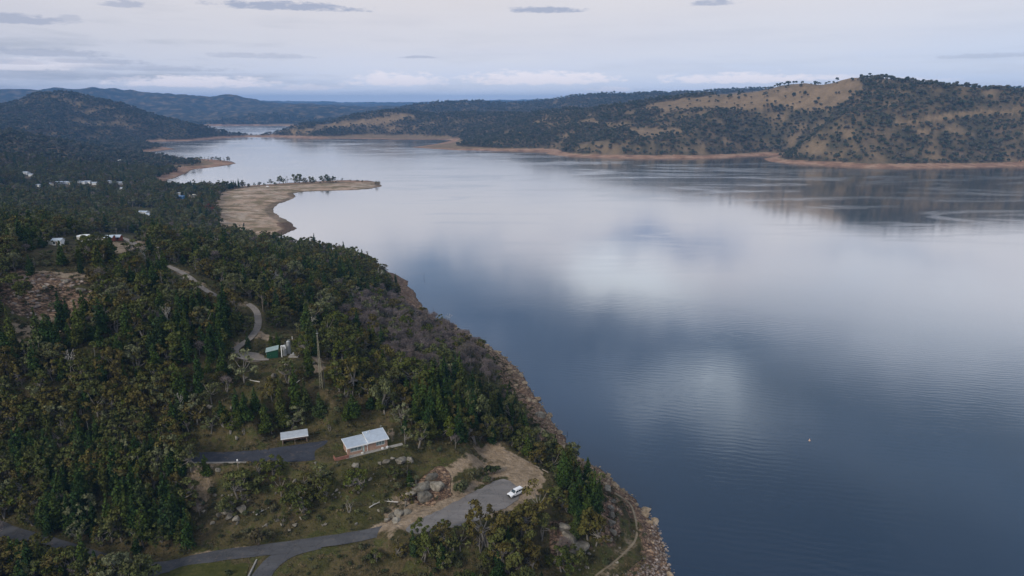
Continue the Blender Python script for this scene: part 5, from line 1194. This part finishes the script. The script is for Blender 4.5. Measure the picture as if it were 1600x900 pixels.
# dry grass tussocks and ground litter
tp = bpy.data.collections.new('tussock_shapes')
tm_, g = mat('dry_grass'); oi = g.n('ShaderNodeObjectInfo').outputs['Random']
gc = g.ramp(oi, [(0.0, (0.10, 0.085, 0.040)), (0.4, (0.055, 0.062, 0.035)), (0.7, (0.15, 0.115, 0.060)), (1.0, (0.045, 0.052, 0.018))]); finish(g, gc, 0.9, spec=0.1)
for i in range(3):
    r_ = np.random.default_rng(90+i); lv = leaf_cloud(r_, [(r_.normal()*.3, r_.normal()*.3, 0.12, 0.45, 0.45, 0.22) for _ in range(3)], 60, 0.20, 0.9)
    tp.objects.link(bpy.data.objects.new('tussock_%d' % i, leaf_mesh('tussock', lv, tm_)))
x, y, h, sd, px, py, dep = near_candidates(-260, 160, 80, 340, 1.25, 90, 340)
kt, ks = open_keep(px, py, dep, x, y); rc = road_clear(x, y, np.hypot(x, y))
padm = np.zeros(len(x), bool)
for poly, z in list(PADS.values())+list(PAD_FLAT.values()): padm |= in_poly(x, y, poly)
dm = dirt[np.clip(np.round((np.log(np.hypot(x, y))-math.log(60))/(math.log(16500/60)/(NR-1))).astype(int), 0, NR-1), np.clip(np.round((np.arctan2(x, y)-az[0])/(az[1]-az[0])).astype(int), 0, NA-1)]
k = np.nonzero(rc & ~padm & (sd > 7) & (px > -60) & (px < 1100) & (rs.random(len(x)) < 0.5*(1-0.93*dm)*fbm(x*0.1, y*0.1, 3, 70)*1.4))[0]
scatter_object('dry_grass', tp, [(x[i], y[i], h[i]) for i in k], rs.integers(0, 3, len(k)), rs.uniform(0, 6.28, len(k)), rs.uniform(0.5, 1.5, len(k)), 'dry grass and low herbs on open ground')
print('tussocks', len(k))

for i, (px, py, L_, lab) in enumerate([(395, 596, 5.5, 'bleached fallen log below the green shed'), (610, 785, 4.5, 'fallen log on the slope left of the rock slab'), (410, 800, 4.0, 'grey fallen log among the boulders of the slope'), (900, 748, 5.0, 'pale fallen log above the rocky shore'), (250, 420, 4.5, 'fallen log on the bare crest'), (585, 790, 3.5, 'short fallen log near the foot of the slope'), (468, 596, 5.0, 'dark fallen branch left of the lattice mast')]):
    q = hit(px, py, hlook); r_ = np.random.default_rng(300+i); mb = MB(); mb.tube((-L_/2, 0, 0.2), (0, 0.1, 0.28), 0.17, 0.14, 7).tube((0, 0.1, 0.28), (L_/2, -0.2, 0.3), 0.14, 0.07, 7)
    for _ in range(3): t = r_.uniform(-0.2, 0.45)*L_; mb.tube((t, 0, 0.28), (t+r_.uniform(0.4, 1.2), r_.uniform(-1.2, 1.2), r_.uniform(0.3, 1.0)), 0.06, 0.02, 4)
    o = mb.build('fallen_log', BARK['bone']); o.location = q; o.rotation_euler = (0, 0, r_.uniform(0, 3.1)); tag(o, lab, 'log')

# ------------------------------------------------------------------ brick house
def frame_from(pa, pb, z):
    a = P(*pa, z); b = P(*pb, z); d = b-a; return a, math.atan2(d[1], d[0]), float(np.hypot(d[0], d[1]))
a, rz, L = frame_from((544, 711.7), (605.5, 696.7), 29.75)
H = thing('brick_house', 'salmon brick house with two pale metal roofs at the end of the dark yard', 'house', a, rz)
Lm, Wd = L*0.48, 5.0; hf = 2.5
def wall_with_opening(mb, x0, x1, z0, z1, openings, y0, y1):
    xs = x0
    for (a0, a1, b0, b1) in openings:
        mb.box(xs, a0, y0, y1, z0, z1); mb.box(a0, a1, y0, y1, z0, b0); mb.box(a0, a1, y0, y1, b1, z1); xs = a1
    mb.box(xs, x1, y0, y1, z0, z1)
op = [(0.7, 4.1, 0.75, 2.15), (4.35, 5.0, 0.02, 2.15), (L*0.71, L*0.93, 0.75, 2.1)]
w = MB(); wall_with_opening(w, 0, L, -0.6, hf, op, 0, 0.24)
w.box(0, 0.24, 0.24, 1.5, -0.6, hf); w.box(0, 0.24, 1.5, 2.4, 2.1, hf); w.box(0, 0.24, 2.4, Wd, -0.6, hf+0.3)
w.box(L-0.24, L, 0.24, Wd, -0.6, hf+0.35); w.box(0.24, L-0.24, Wd-0.24, Wd, -0.6, hf+0.35)
w.box(Lm-0.1, Lm+0.1, 0.24, Wd-0.24, 0, hf+0.1)
wl = w.build('wall', M['brick'], H)
def skillion(x0, x1, zf, zb, name, th=0.16, over=0.35):
    r_ = MB(); yf, yb = -0.6, Wd+over
    bt = [(x0, yf, zf), (x1, yf, zf), (x1, yb, zb), (x0, yb, zb)]; r_.hexa(bt, [(p[0], p[1], p[2]+th) for p in bt]); o = r_.build(name, M['roof'], H)
    f = MB(); f.box(x0-0.06, x1+0.06, yf-0.08, yf-0.003, zf-0.14, zf+th+0.03)
    for xx in (x0-0.06, x1+0.003):
        f.hexa([(xx, yf, zf-0.1), (xx+0.057, yf, zf-0.1), (xx+0.057, yb, zb-0.1), (xx, yb, zb-0.1)], [(xx, yf, zf+th+0.03), (xx+0.057, yf, zf+th+0.03), (xx+0.057, yb, zb+th+0.03), (xx, yb, zb+th+0.03)])
    f.build('fascia', M['trim'], o); return o
skillion(-0.35, Lm+0.12, hf+0.03, hf+0.38, 'roof'); r2 = skillion(Lm+0.25, L+0.35, hf+0.08, hf+1.05, 'roof')
for (a0, a1, b0, b1), nm in ((op[0], 'window'), (op[2], 'window')):
    o = MB().box(a0+0.04, a1-0.04, 0.10, 0.14, b0+0.04, b1-0.04).build(nm, M['window'], H)
    f = MB(); f.box(a0, a1, 0.05, 0.09, b0, b0+0.07); f.box(a0, a1, 0.05, 0.09, b1-0.07, b1)
    for t in np.linspace(0, 1, 4): xx = a0+t*(a1-a0-0.06); f.box(xx, xx+0.06, 0.052, 0.088, b0+0.07, b1-0.07)
    f.build('frame', M['trim'], o)
d = MB().box(4.38, 4.97, 0.08, 0.13, 0.02, 2.12).build('door', simple('pale_green_door', (0.42, 0.50, 0.44), 0.6, 0.1), H); MB().box(4.86, 4.91, 0.02, 0.077, 1.0, 1.15).build('handle', M['steel'], d)
d = MB().box(0.08, 0.13, 1.52, 2.38, 0, 2.08).build('door', M['white'], H, label='white door in the end wall'); MB().box(0.02, 0.077, 2.2, 2.26, 1.0, 1.12).build('handle', M['steel'], d)
for xx, zz in ((4.2, 2.0), (5.35, 1.95), (5.85, 2.1)): MB().box(xx, xx+0.42, -0.22, -0.003, zz, zz+0.34).build('wall_lamp', M['white'], H)  # white vent boxes on the front wall under the roof edge
c = MB().tube((Lm+2.2, 4.2, hf+0.8), (Lm+2.2, 4.2, hf+1.75), 0.11, n=10).lathe([(0.02, hf+1.74), (0.2, hf+1.75), (0.2, hf+1.82), (0.02, hf+1.95)], 10, (Lm+2.2, 4.2)).build('flue', M['steel'], H)
MB().tube((Lm+1.3, 4.4, hf+0.8), (Lm+1.3, 4.4, hf+1.4), 0.09, n=10).build('vent_pipe', M['white'], H)
MB().tube((L-0.2, Wd+0.15, 0), (L-0.2, Wd+0.15, hf+2.2), 0.035, n=6).tube((L-0.7, Wd+0.15, hf+2.0), (L+0.3, Wd+0.15, hf+2.0), 0.02).tube((L-0.5, Wd+0.15, hf+1.75), (L+0.1, Wd+0.15, hf+1.75), 0.02).build('aerial', M['steel'], H)
MB().box(Lm+0.02, Lm+0.12, -0.12, -0.003, 0, hf-0.1).build('downpipe', M['trim'], H)
# terrace slab and low garden wall
t_ = MB(); t_.box(-1.0, L+4.5, -1.5, -0.003, -0.9, -0.12); o = t_.build('terrace', M['concrete']); o.location = a; o.rotation_euler = (0, 0, rz); tag(o, 'narrow concrete ledge along the front of the brick house', 'terrace')
t_ = MB(); t_.box(-4.2, -0.1, -1.3, -1.05, -0.5, 0.7); t_.box(-4.2, -3.95, -1.05, 0.8, -0.5, 0.7); t_.box(-4.25, -0.1, -1.35, -1.0, 0.703, 0.78)
o = t_.build('garden_wall', simple('red_brown_brick', (0.24, 0.11, 0.08), 0.9, 0.25)); o.location = a; o.rotation_euler = (0, 0, rz); tag(o, 'low red brown brick wall round the entry of the house', 'wall')
c_, s_ = math.cos(rz), math.sin(rz)
def loc(x_, y_, z_=0): return (a[0]+c_*x_-s_*y_, a[1]+s_*x_+c_*y_, a[2]+z_)
for i, (xx, lab) in enumerate([(L-1.9, 'white box on the ledge, nearer the middle of the house'), (L-0.4, 'white box on the ledge at the corner of the house'), (4.0, 'yellow white box below the left windows')]):
    o = MB().box(-0.3, 0.3, -0.2, 0.2, 0, 0.4).build('meter_box', M['white'] if i < 2 else M['cream'], bevel=0.02); MB().box(-0.32, 0.32, -0.22, 0.22, 0.403, 0.45).build('lid', M['trim'], o); o.location = loc(xx, -0.8, -0.12); o.rotation_euler = (0, 0, rz); tag(o, lab, 'box')
o = MB().tube((0, 0, -0.5), (0, 0, 4.2), 0.07, 0.05, 8).box(-0.3, 0.3, -0.03, 0.03, 4.0, 4.06).build('garden_pole', M['wood']); o.location = loc(L+2.6, 2.5, -0.2); tag(o, 'thin pale pole standing right of the brick house', 'pole')

# carport
a2, rz2, L2 = frame_from((441.5, 696.2), (480.3, 690.2), 29.45)
K = thing('carport', 'open fronted brick carport with rust stained metal roof beside the yard', 'carport', a2, rz2)
k_ = MB(); k_.box(0, L2, 2.9, 3.1, -0.4, 2.2); k_.box(0, 0.2, 1.0, 2.9, -0.4, 2.2); k_.box(L2-0.2, L2, 0.6, 2.9, -0.4, 2.2); k_.build('wall', M['brick'], K)
for xx in (0.08, L2/2, L2-0.08): MB().box(xx-0.06, xx+0.06, 0.05, 0.17, -0.3, 2.2).build('post', M['wood'], K)
bt = [(-0.4, -0.4, 2.2), (L2+0.4, -0.4, 2.2), (L2+0.4, 3.6, 2.55), (-0.4, 3.6, 2.55)]; ro = MB().hexa(bt, [(p[0], p[1], p[2]+0.1) for p in bt]).build('roof', M['roof_rust'], K)
MB().box(-0.42, L2+0.42, -0.47, -0.403, 2.08, 2.36).build('fascia', M['trim'], ro)

# green shed, tanks and pipe frame
a3, rz3, L3 = frame_from((417, 560.3), (434.5, 558.6), 45.0)
G = thing('green_shed', 'dark green sheet metal shed with pale green roof', 'shed', a3, rz3)
W3 = 4.0; MB().extr([(0, -0.3), (L3, -0.3), (L3, 2.9), (0, 2.3)], 0, W3).build('wall', M['green'], G)
bt = [(-0.3, -0.25, 2.28), (L3+0.3, -0.25, 2.96), (L3+0.3, W3+0.25, 2.96), (-0.3, W3+0.25, 2.28)]; MB().hexa(bt, [(p[0], p[1], p[2]+0.12) for p in bt]).build('roof', M['green_roof'], G)
d = MB().box(0.5, 1.3, -0.06, -0.003, 0, 1.9).build('door', M['green'], G); MB().box(1.15, 1.22, -0.1, -0.063, 0.9, 1.05).build('handle', M['steel'], d)
MB().box(-0.07, -0.003, 0.5, 1.1, 1.1, 1.6).build('sign', M['white'], G)
for (px, py, r_, h_, lab) in [(445, 555, 0.62, 3.4, 'shorter grey steel tank beside the green shed'), (451.5, 552, 0.62, 4.4, 'taller grey steel tank beside the green shed')]:
    q = P(px, py, 45.0); o = MB().lathe([(r_, 0), (r_, h_*0.45), (r_*1.03, h_*0.46), (r_*1.03, h_*0.49), (r_, h_*0.5), (r_, h_), (r_*0.5, h_+0.25), (0.05, h_+0.3)], 20).build('steel_tank', M['steel'], smooth=False); o.location = q
    MB().lathe([(r_*1.15, -0.3), (r_*1.15, 0.15)], 16).build('footing', M['concrete'], o)
    MB().tube((r_+0.08, 0, 0), (r_+0.08, 0, h_+0.6), 0.05).tube((r_+0.08, 0, h_+0.6), (0, 0, h_+0.6), 0.05).tube((0, 0, h_+0.6), (0, 0, h_+0.2), 0.05).build('pipe', M['steel'], o); tag(o, lab, 'tank')
q = P(440.5, 557.5, 45.0); o = MB().box(-0.12, 0.12, -0.12, 0.12, -0.3, 3.9).box(-0.12, 1.5, -0.12, 0.12, 3.903, 4.12).box(1.28, 1.5, -0.12, 0.12, 3.0, 3.9).build('pipe_frame', M['white']); o.location = q; tag(o, 'white bent pipe rising between green shed and tanks', 'pipe')
q = P(459, 558, 44.8); o = MB().box(-1.6, 1.6, -0.9, 0.9, -0.4, 0.5).box(-1.2, 1.0, -0.6, 0.6, 0.503, 1.0).build('pump_plinth', M['concrete'], bevel=0.05); MB().lathe([(0.35, 1.0), (0.35, 1.5), (0.1, 1.7)], 12).build('valve', M['steel'], o); o.location = q; tag(o, 'grey concrete pump base right of the steel tanks', 'pump base')
q = hit(456.8, 532, hlook); o = MB().tube((0, 0, -0.4), (0, 0, 1.4), 0.14, 0.12, 8).build('marker_post', M['white']); MB().lathe([(0.16, 1.4), (0.16, 1.52), (0.05, 1.6)], 8).build('cap', M['cream'], o); o.location = q; tag(o, 'short white post above the steel tanks', 'post')

# lattice mast and poles
q = hit(502, 606, hlook); MH = 18.0
T = thing('lattice_mast', 'tall thin olive lattice mast standing among the trees', 'mast', q, 0.3)
legs = [(math.cos(t), math.sin(t)) for t in (0.785, 2.356, 3.927, 5.498)]; wid = lambda z: 0.62-0.44*z/MH
for (cx, cy) in legs: MB().tube((cx*wid(0), cy*wid(0), -0.5), (cx*wid(MH), cy*wid(MH), MH), 0.09, 0.06, 5).build('leg', M['mast'], T)
br = MB(); zs_ = np.linspace(0, MH, 19)
for z0_, z1_ in zip(zs_[:-1], zs_[1:]):
    for i in range(4):
        c0, c1 = legs[i], legs[(i+1) % 4]
        br.tube((c0[0]*wid(z0_), c0[1]*wid(z0_), z0_), (c1[0]*wid(z1_), c1[1]*wid(z1_), z1_), 0.035, n=4); br.tube((c1[0]*wid(z1_), c1[1]*wid(z1_), z1_), (c0[0]*wid(z1_), c0[1]*wid(z1_), z1_), 0.035, n=4)
br.build('lattice', M['mast'], T); MB().tube((0, 0, MH-0.5), (0, 0, MH+2.0), 0.05, 0.03, 6).box(-0.4, 0.4, -0.04, 0.04, MH+0.6, MH+0.7).build('antenna', M['steel'], T)
def pole(px, py, h_, label, arm=0.0, r_=0.14, m='wood', top=None):
    q = hit(px, py, hlook); o = MB().tube((0, 0, -0.6), (0, 0, h_), r_, r_*0.7, 8).build('pole', M[m]); o.location = q; o.name = 'power_pole'
    if arm: 
        A_ = MB().box(-arm, arm, -0.06, 0.06, h_-0.55, h_-0.4).build('crossarm', M['wood'], o)
        for xx in (-arm+0.1, 0, arm-0.1): MB().lathe([(0.05, h_-0.4), (0.07, h_-0.3), (0.05, h_-0.2)], 8, (xx, 0)).build('insulator', M['white'], A_)
    if top: MB().lathe([(0.16, h_), (0.2, h_+0.2), (0.16, h_+0.5), (0.05, h_+0.6)], 8).build('lamp', M['white'], o)  # white insulator on the pole top, gives no light
    tag(o, label, 'pole'); return o
pole(507, 607, 8.5, 'dark slender pole just right of the lattice mast', 0, 0.12, 'dark'); pole(411, 487, 6.5, 'wooden pole beside the upper end of the gravel track', 0.0)
pole(377.5, 778, 11.5, 'tall wooden pole with white lamp rising from the rocky slope', 0.0, 0.16, 'wood', True); pole(183, 370, 6, 'wooden pole behind the red walled building', 0.5); pole(249, 405, 6, 'wooden pole on the crest beside the bare ground', 0.5)

# white four wheel drive on the car park
qa, qb = P(796.5, 777.5, 21.08), P(814.5, 769, 21.08); V = qb-qa; rzv = math.atan2(-V[1], -V[0]); cen = (qa+qb)/2
C = thing('parked_car', 'white four wheel drive wagon parked alone on the car park', 'car', cen, rzv)
def car_side(y): pass
body = MB(); prof = [(-2.45, 0.42), (2.4, 0.42), (2.45, 0.75), (2.38, 1.0), (1.15, 1.12), (-2.38, 1.14), (-2.48, 0.8)]; body.extr(prof, -0.93, 0.93); bo = body.build('body', M['carwhite'], C, bevel=0.07)
cab = MB(); cab.add([(1.15, -0.88, 1.10), (1.15, 0.88, 1.10), (-2.36, 0.88, 1.12), (-2.36, -0.88, 1.12), (0.35, -0.72, 1.80), (0.35, 0.72, 1.80), (-2.15, 0.72, 1.84), (-2.15, -0.72, 1.84)], [(0, 1, 2, 3), (4, 7, 6, 5), (0, 4, 5, 1), (1, 5, 6, 2), (2, 6, 7, 3), (3, 7, 4, 0)]); cab.build('cabin', M['carwhite'], C, bevel=0.06)
def quad(name, P4, m, off=(0, 0, 0), lab=None):
    p = [Vector(v)+Vector(off) for v in P4]; n = (p[1]-p[0]).cross(p[2]-p[0]).normalized()*0.012; mb = MB(); mb.hexa([v-n for v in p], [v+n for v in p]); return mb.build(name, m, C, label=lab)
quad('windscreen', [(1.09, -0.78, 1.18), (1.09, 0.78, 1.18), (0.43, 0.66, 1.75), (0.43, -0.66, 1.75)], M['glass'], (0.04, 0, 0.03))
quad('rear_window', [(-2.34, -0.76, 1.25), (-2.34, 0.76, 1.25), (-2.19, 0.66, 1.73), (-2.19, -0.66, 1.73)], M['glass'], (-0.03, 0, 0))
for sgn in (-1, 1):
    for x0_, x1_, x2_, x3_ in ((0.75, -0.35, -0.35, 0.25), (-0.45, -1.35, -1.35, -0.45), (-1.45, -2.2, -2.08, -1.45)):
        quad('side_window', [(x0_, sgn*0.875, 1.20), (x1_, sgn*0.875, 1.20), (x2_, sgn*0.755, 1.70), (x3_, sgn*0.755, 1.70)], M['glass'], (0, sgn*0.012, 0))
    MB().box(2.40, 2.47, sgn*0.72-0.16, sgn*0.72+0.16, 0.72, 0.92).build('headlight', M['lamp'], C); MB().box(-2.50, -2.44, sgn*0.8-0.09, sgn*0.8+0.09, 0.75, 1.1).build('tail_light', M['redlamp'], C)
    MB().box(0.75, 0.92, sgn*1.0-0.1, sgn*1.0+0.1, 1.12, 1.28).build('mirror', M['carwhite'], C, bevel=0.02)
    MB().tube((0.2, sgn*0.62, 1.90), (-2.0, sgn*0.62, 1.92), 0.025).build('roof_rail', M['dark'], C)
    for wx_ in (1.5, -1.5):
        wb = MB(); wb.tube((wx_, sgn*0.72, 0.38), (wx_, sgn*0.97, 0.38), 0.38, n=20); wo = wb.build('wheel', M['rubber'], C); MB().tube((wx_, sgn*0.973, 0.38), (wx_, sgn*0.99, 0.38), 0.22, n=14).build('rim', M['rim'], wo)
MB().box(2.455, 2.50, -0.5, 0.5, 0.62, 0.9).build('grille', M['grill'], C); MB().box(2.47, 2.56, -0.9, 0.9, 0.40, 0.60).build('bumper', M['grill'], C)

# water tanks and buildings on the crest
def water_tank(px, py, r_, h_, label):
    q = hit(px, py, hlook); o = MB().lathe([(r_, -0.6), (r_, h_), (r_*1.02, h_+0.02), (r_*1.02, h_+0.12)], 32).build('water_tank', M['tank']); o.location = q; tag(o, label, 'tank')
    MB().lathe([(r_*1.03, h_+0.123), (r_*0.3, h_+0.5), (0.1, h_+0.55)], 32).build('roof', M['white'], o); MB().tube((r_+0.1, -0.2, 0), (r_+0.1, -0.2, h_+0.4), 0.05).tube((r_+0.1, 0.2, 0), (r_+0.1, 0.2, h_+0.4), 0.05).build('ladder', M['steel'], o)
water_tank(133, 377, 3.4, 2.9, 'larger pale cream water tank partly behind a tree'); water_tank(83, 382, 2.0, 1.9, 'smaller pale tank beside the white hut on the crest')
def cottage(px, py, w, d_, label, wall='white', roof='roof', h_=2.6, rz_=None, name='cabin', pitch=0.8, z=None, detail=True, cat='cabin', group=None):
    q = hit(px, py, hlook) if z is None else P(px, py, z)
    if q is None: return
    o = thing(name, label, cat, q, rs.uniform(-0.4, 0.4) if rz_ is None else rz_, group)
    MB().extr([(-d_/2, -0.8), (d_/2, -0.8), (d_/2, h_), (0, h_+pitch), (-d_/2, h_)], -w/2, w/2).build('wall', M[wall], o).rotation_euler = (0, 0, math.pi/2)
    rf = MB(); e = 0.35
    for sg in (-1, 1):
        bt = [(-w/2-e, 0, h_+pitch+0.02), (w/2+e, 0, h_+pitch+0.02), (w/2+e, sg*(d_/2+e), h_-0.1), (-w/2-e, sg*(d_/2+e), h_-0.1)]; 
        if sg > 0: rf.hexa(bt, [(p[0], p[1], p[2]+0.1) for p in bt])
        else: rf.hexa(bt[::-1], [(p[0], p[1], p[2]+0.1) for p in bt[::-1]])
    rf.build('roof', M[roof], o)
    if detail:
        for xx in (-w*0.28, w*0.28): MB().box(xx-0.5, xx+0.5, -d_/2-0.04, -d_/2-0.003, 0.9, 2.0).build('window', M['glass'], o)
        dd = MB().box(-0.45, 0.45, -d_/2-0.04, -d_/2-0.003, 0, 2.05).build('door', M['wood'], o); MB().box(0.3, 0.38, -d_/2-0.08, -d_/2-0.043, 0.95, 1.1).build('handle', M['steel'], dd)
    return o
cottage(92, 383, 4.0, 3.5, 'white hut right of the smaller pale tank on the crest', rz_=0.1, cat='hut', name='hut')
cottage(172, 376, 3.8, 4.0, 'left half of the red walled pavilion with white roof on the crest', 'redwall', 'roof', 2.0, 0.12, name='pavilion', pitch=0.9, cat='pavilion')
cottage(183, 375.5, 4.2, 4.0, 'right half of the red walled pavilion with white roof on the crest', 'redwall', 'roof', 2.0, 0.12, name='pavilion', pitch=0.9, cat='pavilion')
o = MB().box(-3.5, 3.5, -0.15, 0.15, -0.5, 0.8).build('low_wall', M['cream']); o.location = hit(160, 376, hlook); tag(o, 'low cream wall left of the red walled pavilion', 'wall')
for v_ in VILLAGE: cottage(v_[0], v_[1], v_[2], v_[3], v_[6], v_[4], v_[5], 3.2, detail=v_[2] >= 10 and v_[1] > 300)
for i in range(7):
    px_ = 178 + i*1.7; q = hit(px_, 253.5-i*0.35, hlook)
    o = MB().box(-1.6, 1.6, -1.0, 1.0, 0.6, 2.6).box(-1.4, 1.4, -0.8, 0.8, 0.3, 0.597).build('caravan', M['white'], bevel=0.15); o.location = q; o.rotation_euler = (0, 0, 0.4); tag(o, 'tiny white caravan in a row high in the left forest', 'caravan', 'row of white caravans in the forest')
for px, py, lab in [(418, 292, 'tiny white car parked on the sandy point'), (381, 353, 'small dark upright stump on the sandy flat')]:
    q = hit(px, py, hlook)
    if 'car' in lab: o = MB().extr([(-2.1, 0.3), (2.1, 0.3), (2.1, 0.9), (1.2, 1.0), (0.6, 1.5), (-1.7, 1.5), (-2.1, 0.95)], -0.85, 0.85).build('distant_car', M['carwhite']); tag(o, lab, 'car')
    else: o = MB().tube((0, 0, -0.3), (0.1, 0, 3.4), 0.7, 0.45, 8).tube((0, 0, 2), (0.9, 0.2, 3.2), 0.3, 0.2, 6).build('stump', M['dark']); tag(o, lab, 'stump')
    o.location = q
# drowned sticks along the near shore and a float
SN = [(902.5, 700, 4.2, 'thin drowned stick standing tallest in the water off the point'), (886, 679, 1.6, 'short drowned stick left of the tallest one'), (948, 742, 1.4, 'drowned stick beside the cove'), (797, 577, 3.0, 'leaning drowned stick beside the cliff foot'), (811, 585, 1.8, 'small drowned stick right of the leaning one'), (662, 434, 5.0, 'lone drowned stick far off the rocky shore'),
      (676, 489, 4.0, 'drowned stick at the rocky shore tip'), (1016, 795, 1.6, 'drowned stick near the lower end of the point'), (1008, 838, 1.2, 'drowned stick by the rock filled bank'), (845, 627, 1.2, 'drowned stick under the smooth cliff boulder')]
for px, py, h_, lab in SN:
    q = P(px, py, 0); o = MB().tube((0, 0, -1.5), (0.12*h_, 0.05, h_*0.55), 0.09, 0.07, 5).tube((0.12*h_, 0.05, h_*0.55), (0.1*h_, 0, h_), 0.07, 0.03, 5).tube((0.06*h_, 0.02, h_*0.3), (-0.2*h_, 0.1, h_*0.62), 0.045, 0.02, 4).build('drowned_stick', M['dark']); o.location = q; tag(o, lab, 'snag')
o = MB().lathe([(0.05, -0.3), (0.35, -0.1), (0.4, 0.1), (0.25, 0.3), (0.1, 0.4), (0.08, 0.8), (0.03, 0.85)], 14).build('marker_buoy', M['orange'], smooth=True); o.location = P(1265, 688.5, 0); tag(o, 'small pale buoy floating alone on the lake', 'buoy')
# low log barrier along the car park and old stone terraces on the bank
def log_line(pxs, label):
    for i, (px, py) in enumerate(pxs):
        q = hit(px, py, hlook); o = MB().tube((-1.3, 0, 0.25), (1.3, 0, 0.25), 0.16, 0.14, 8).tube((-0.9, 0, -0.2), (-0.9, 0, 0.2), 0.1).tube((0.9, 0, -0.2), (0.9, 0, 0.2), 0.1).build('log_barrier', M['wood']); o.location = q
        nx = pxs[min(i+1, len(pxs)-1)]; pv_ = pxs[max(i-1, 0)]; qa_ = P(*pv_, 21); qb_ = P(*nx, 21); o.rotation_euler = (0, 0, math.atan2(qb_[1]-qa_[1], qb_[0]-qa_[0])); tag(o, label, 'barrier', 'log barriers at the gravel edge')
log_line([(790, 706), (806, 714), (822, 722), (838, 730), (852, 737)], 'low log barrier along the far edge of the gravel clearing')
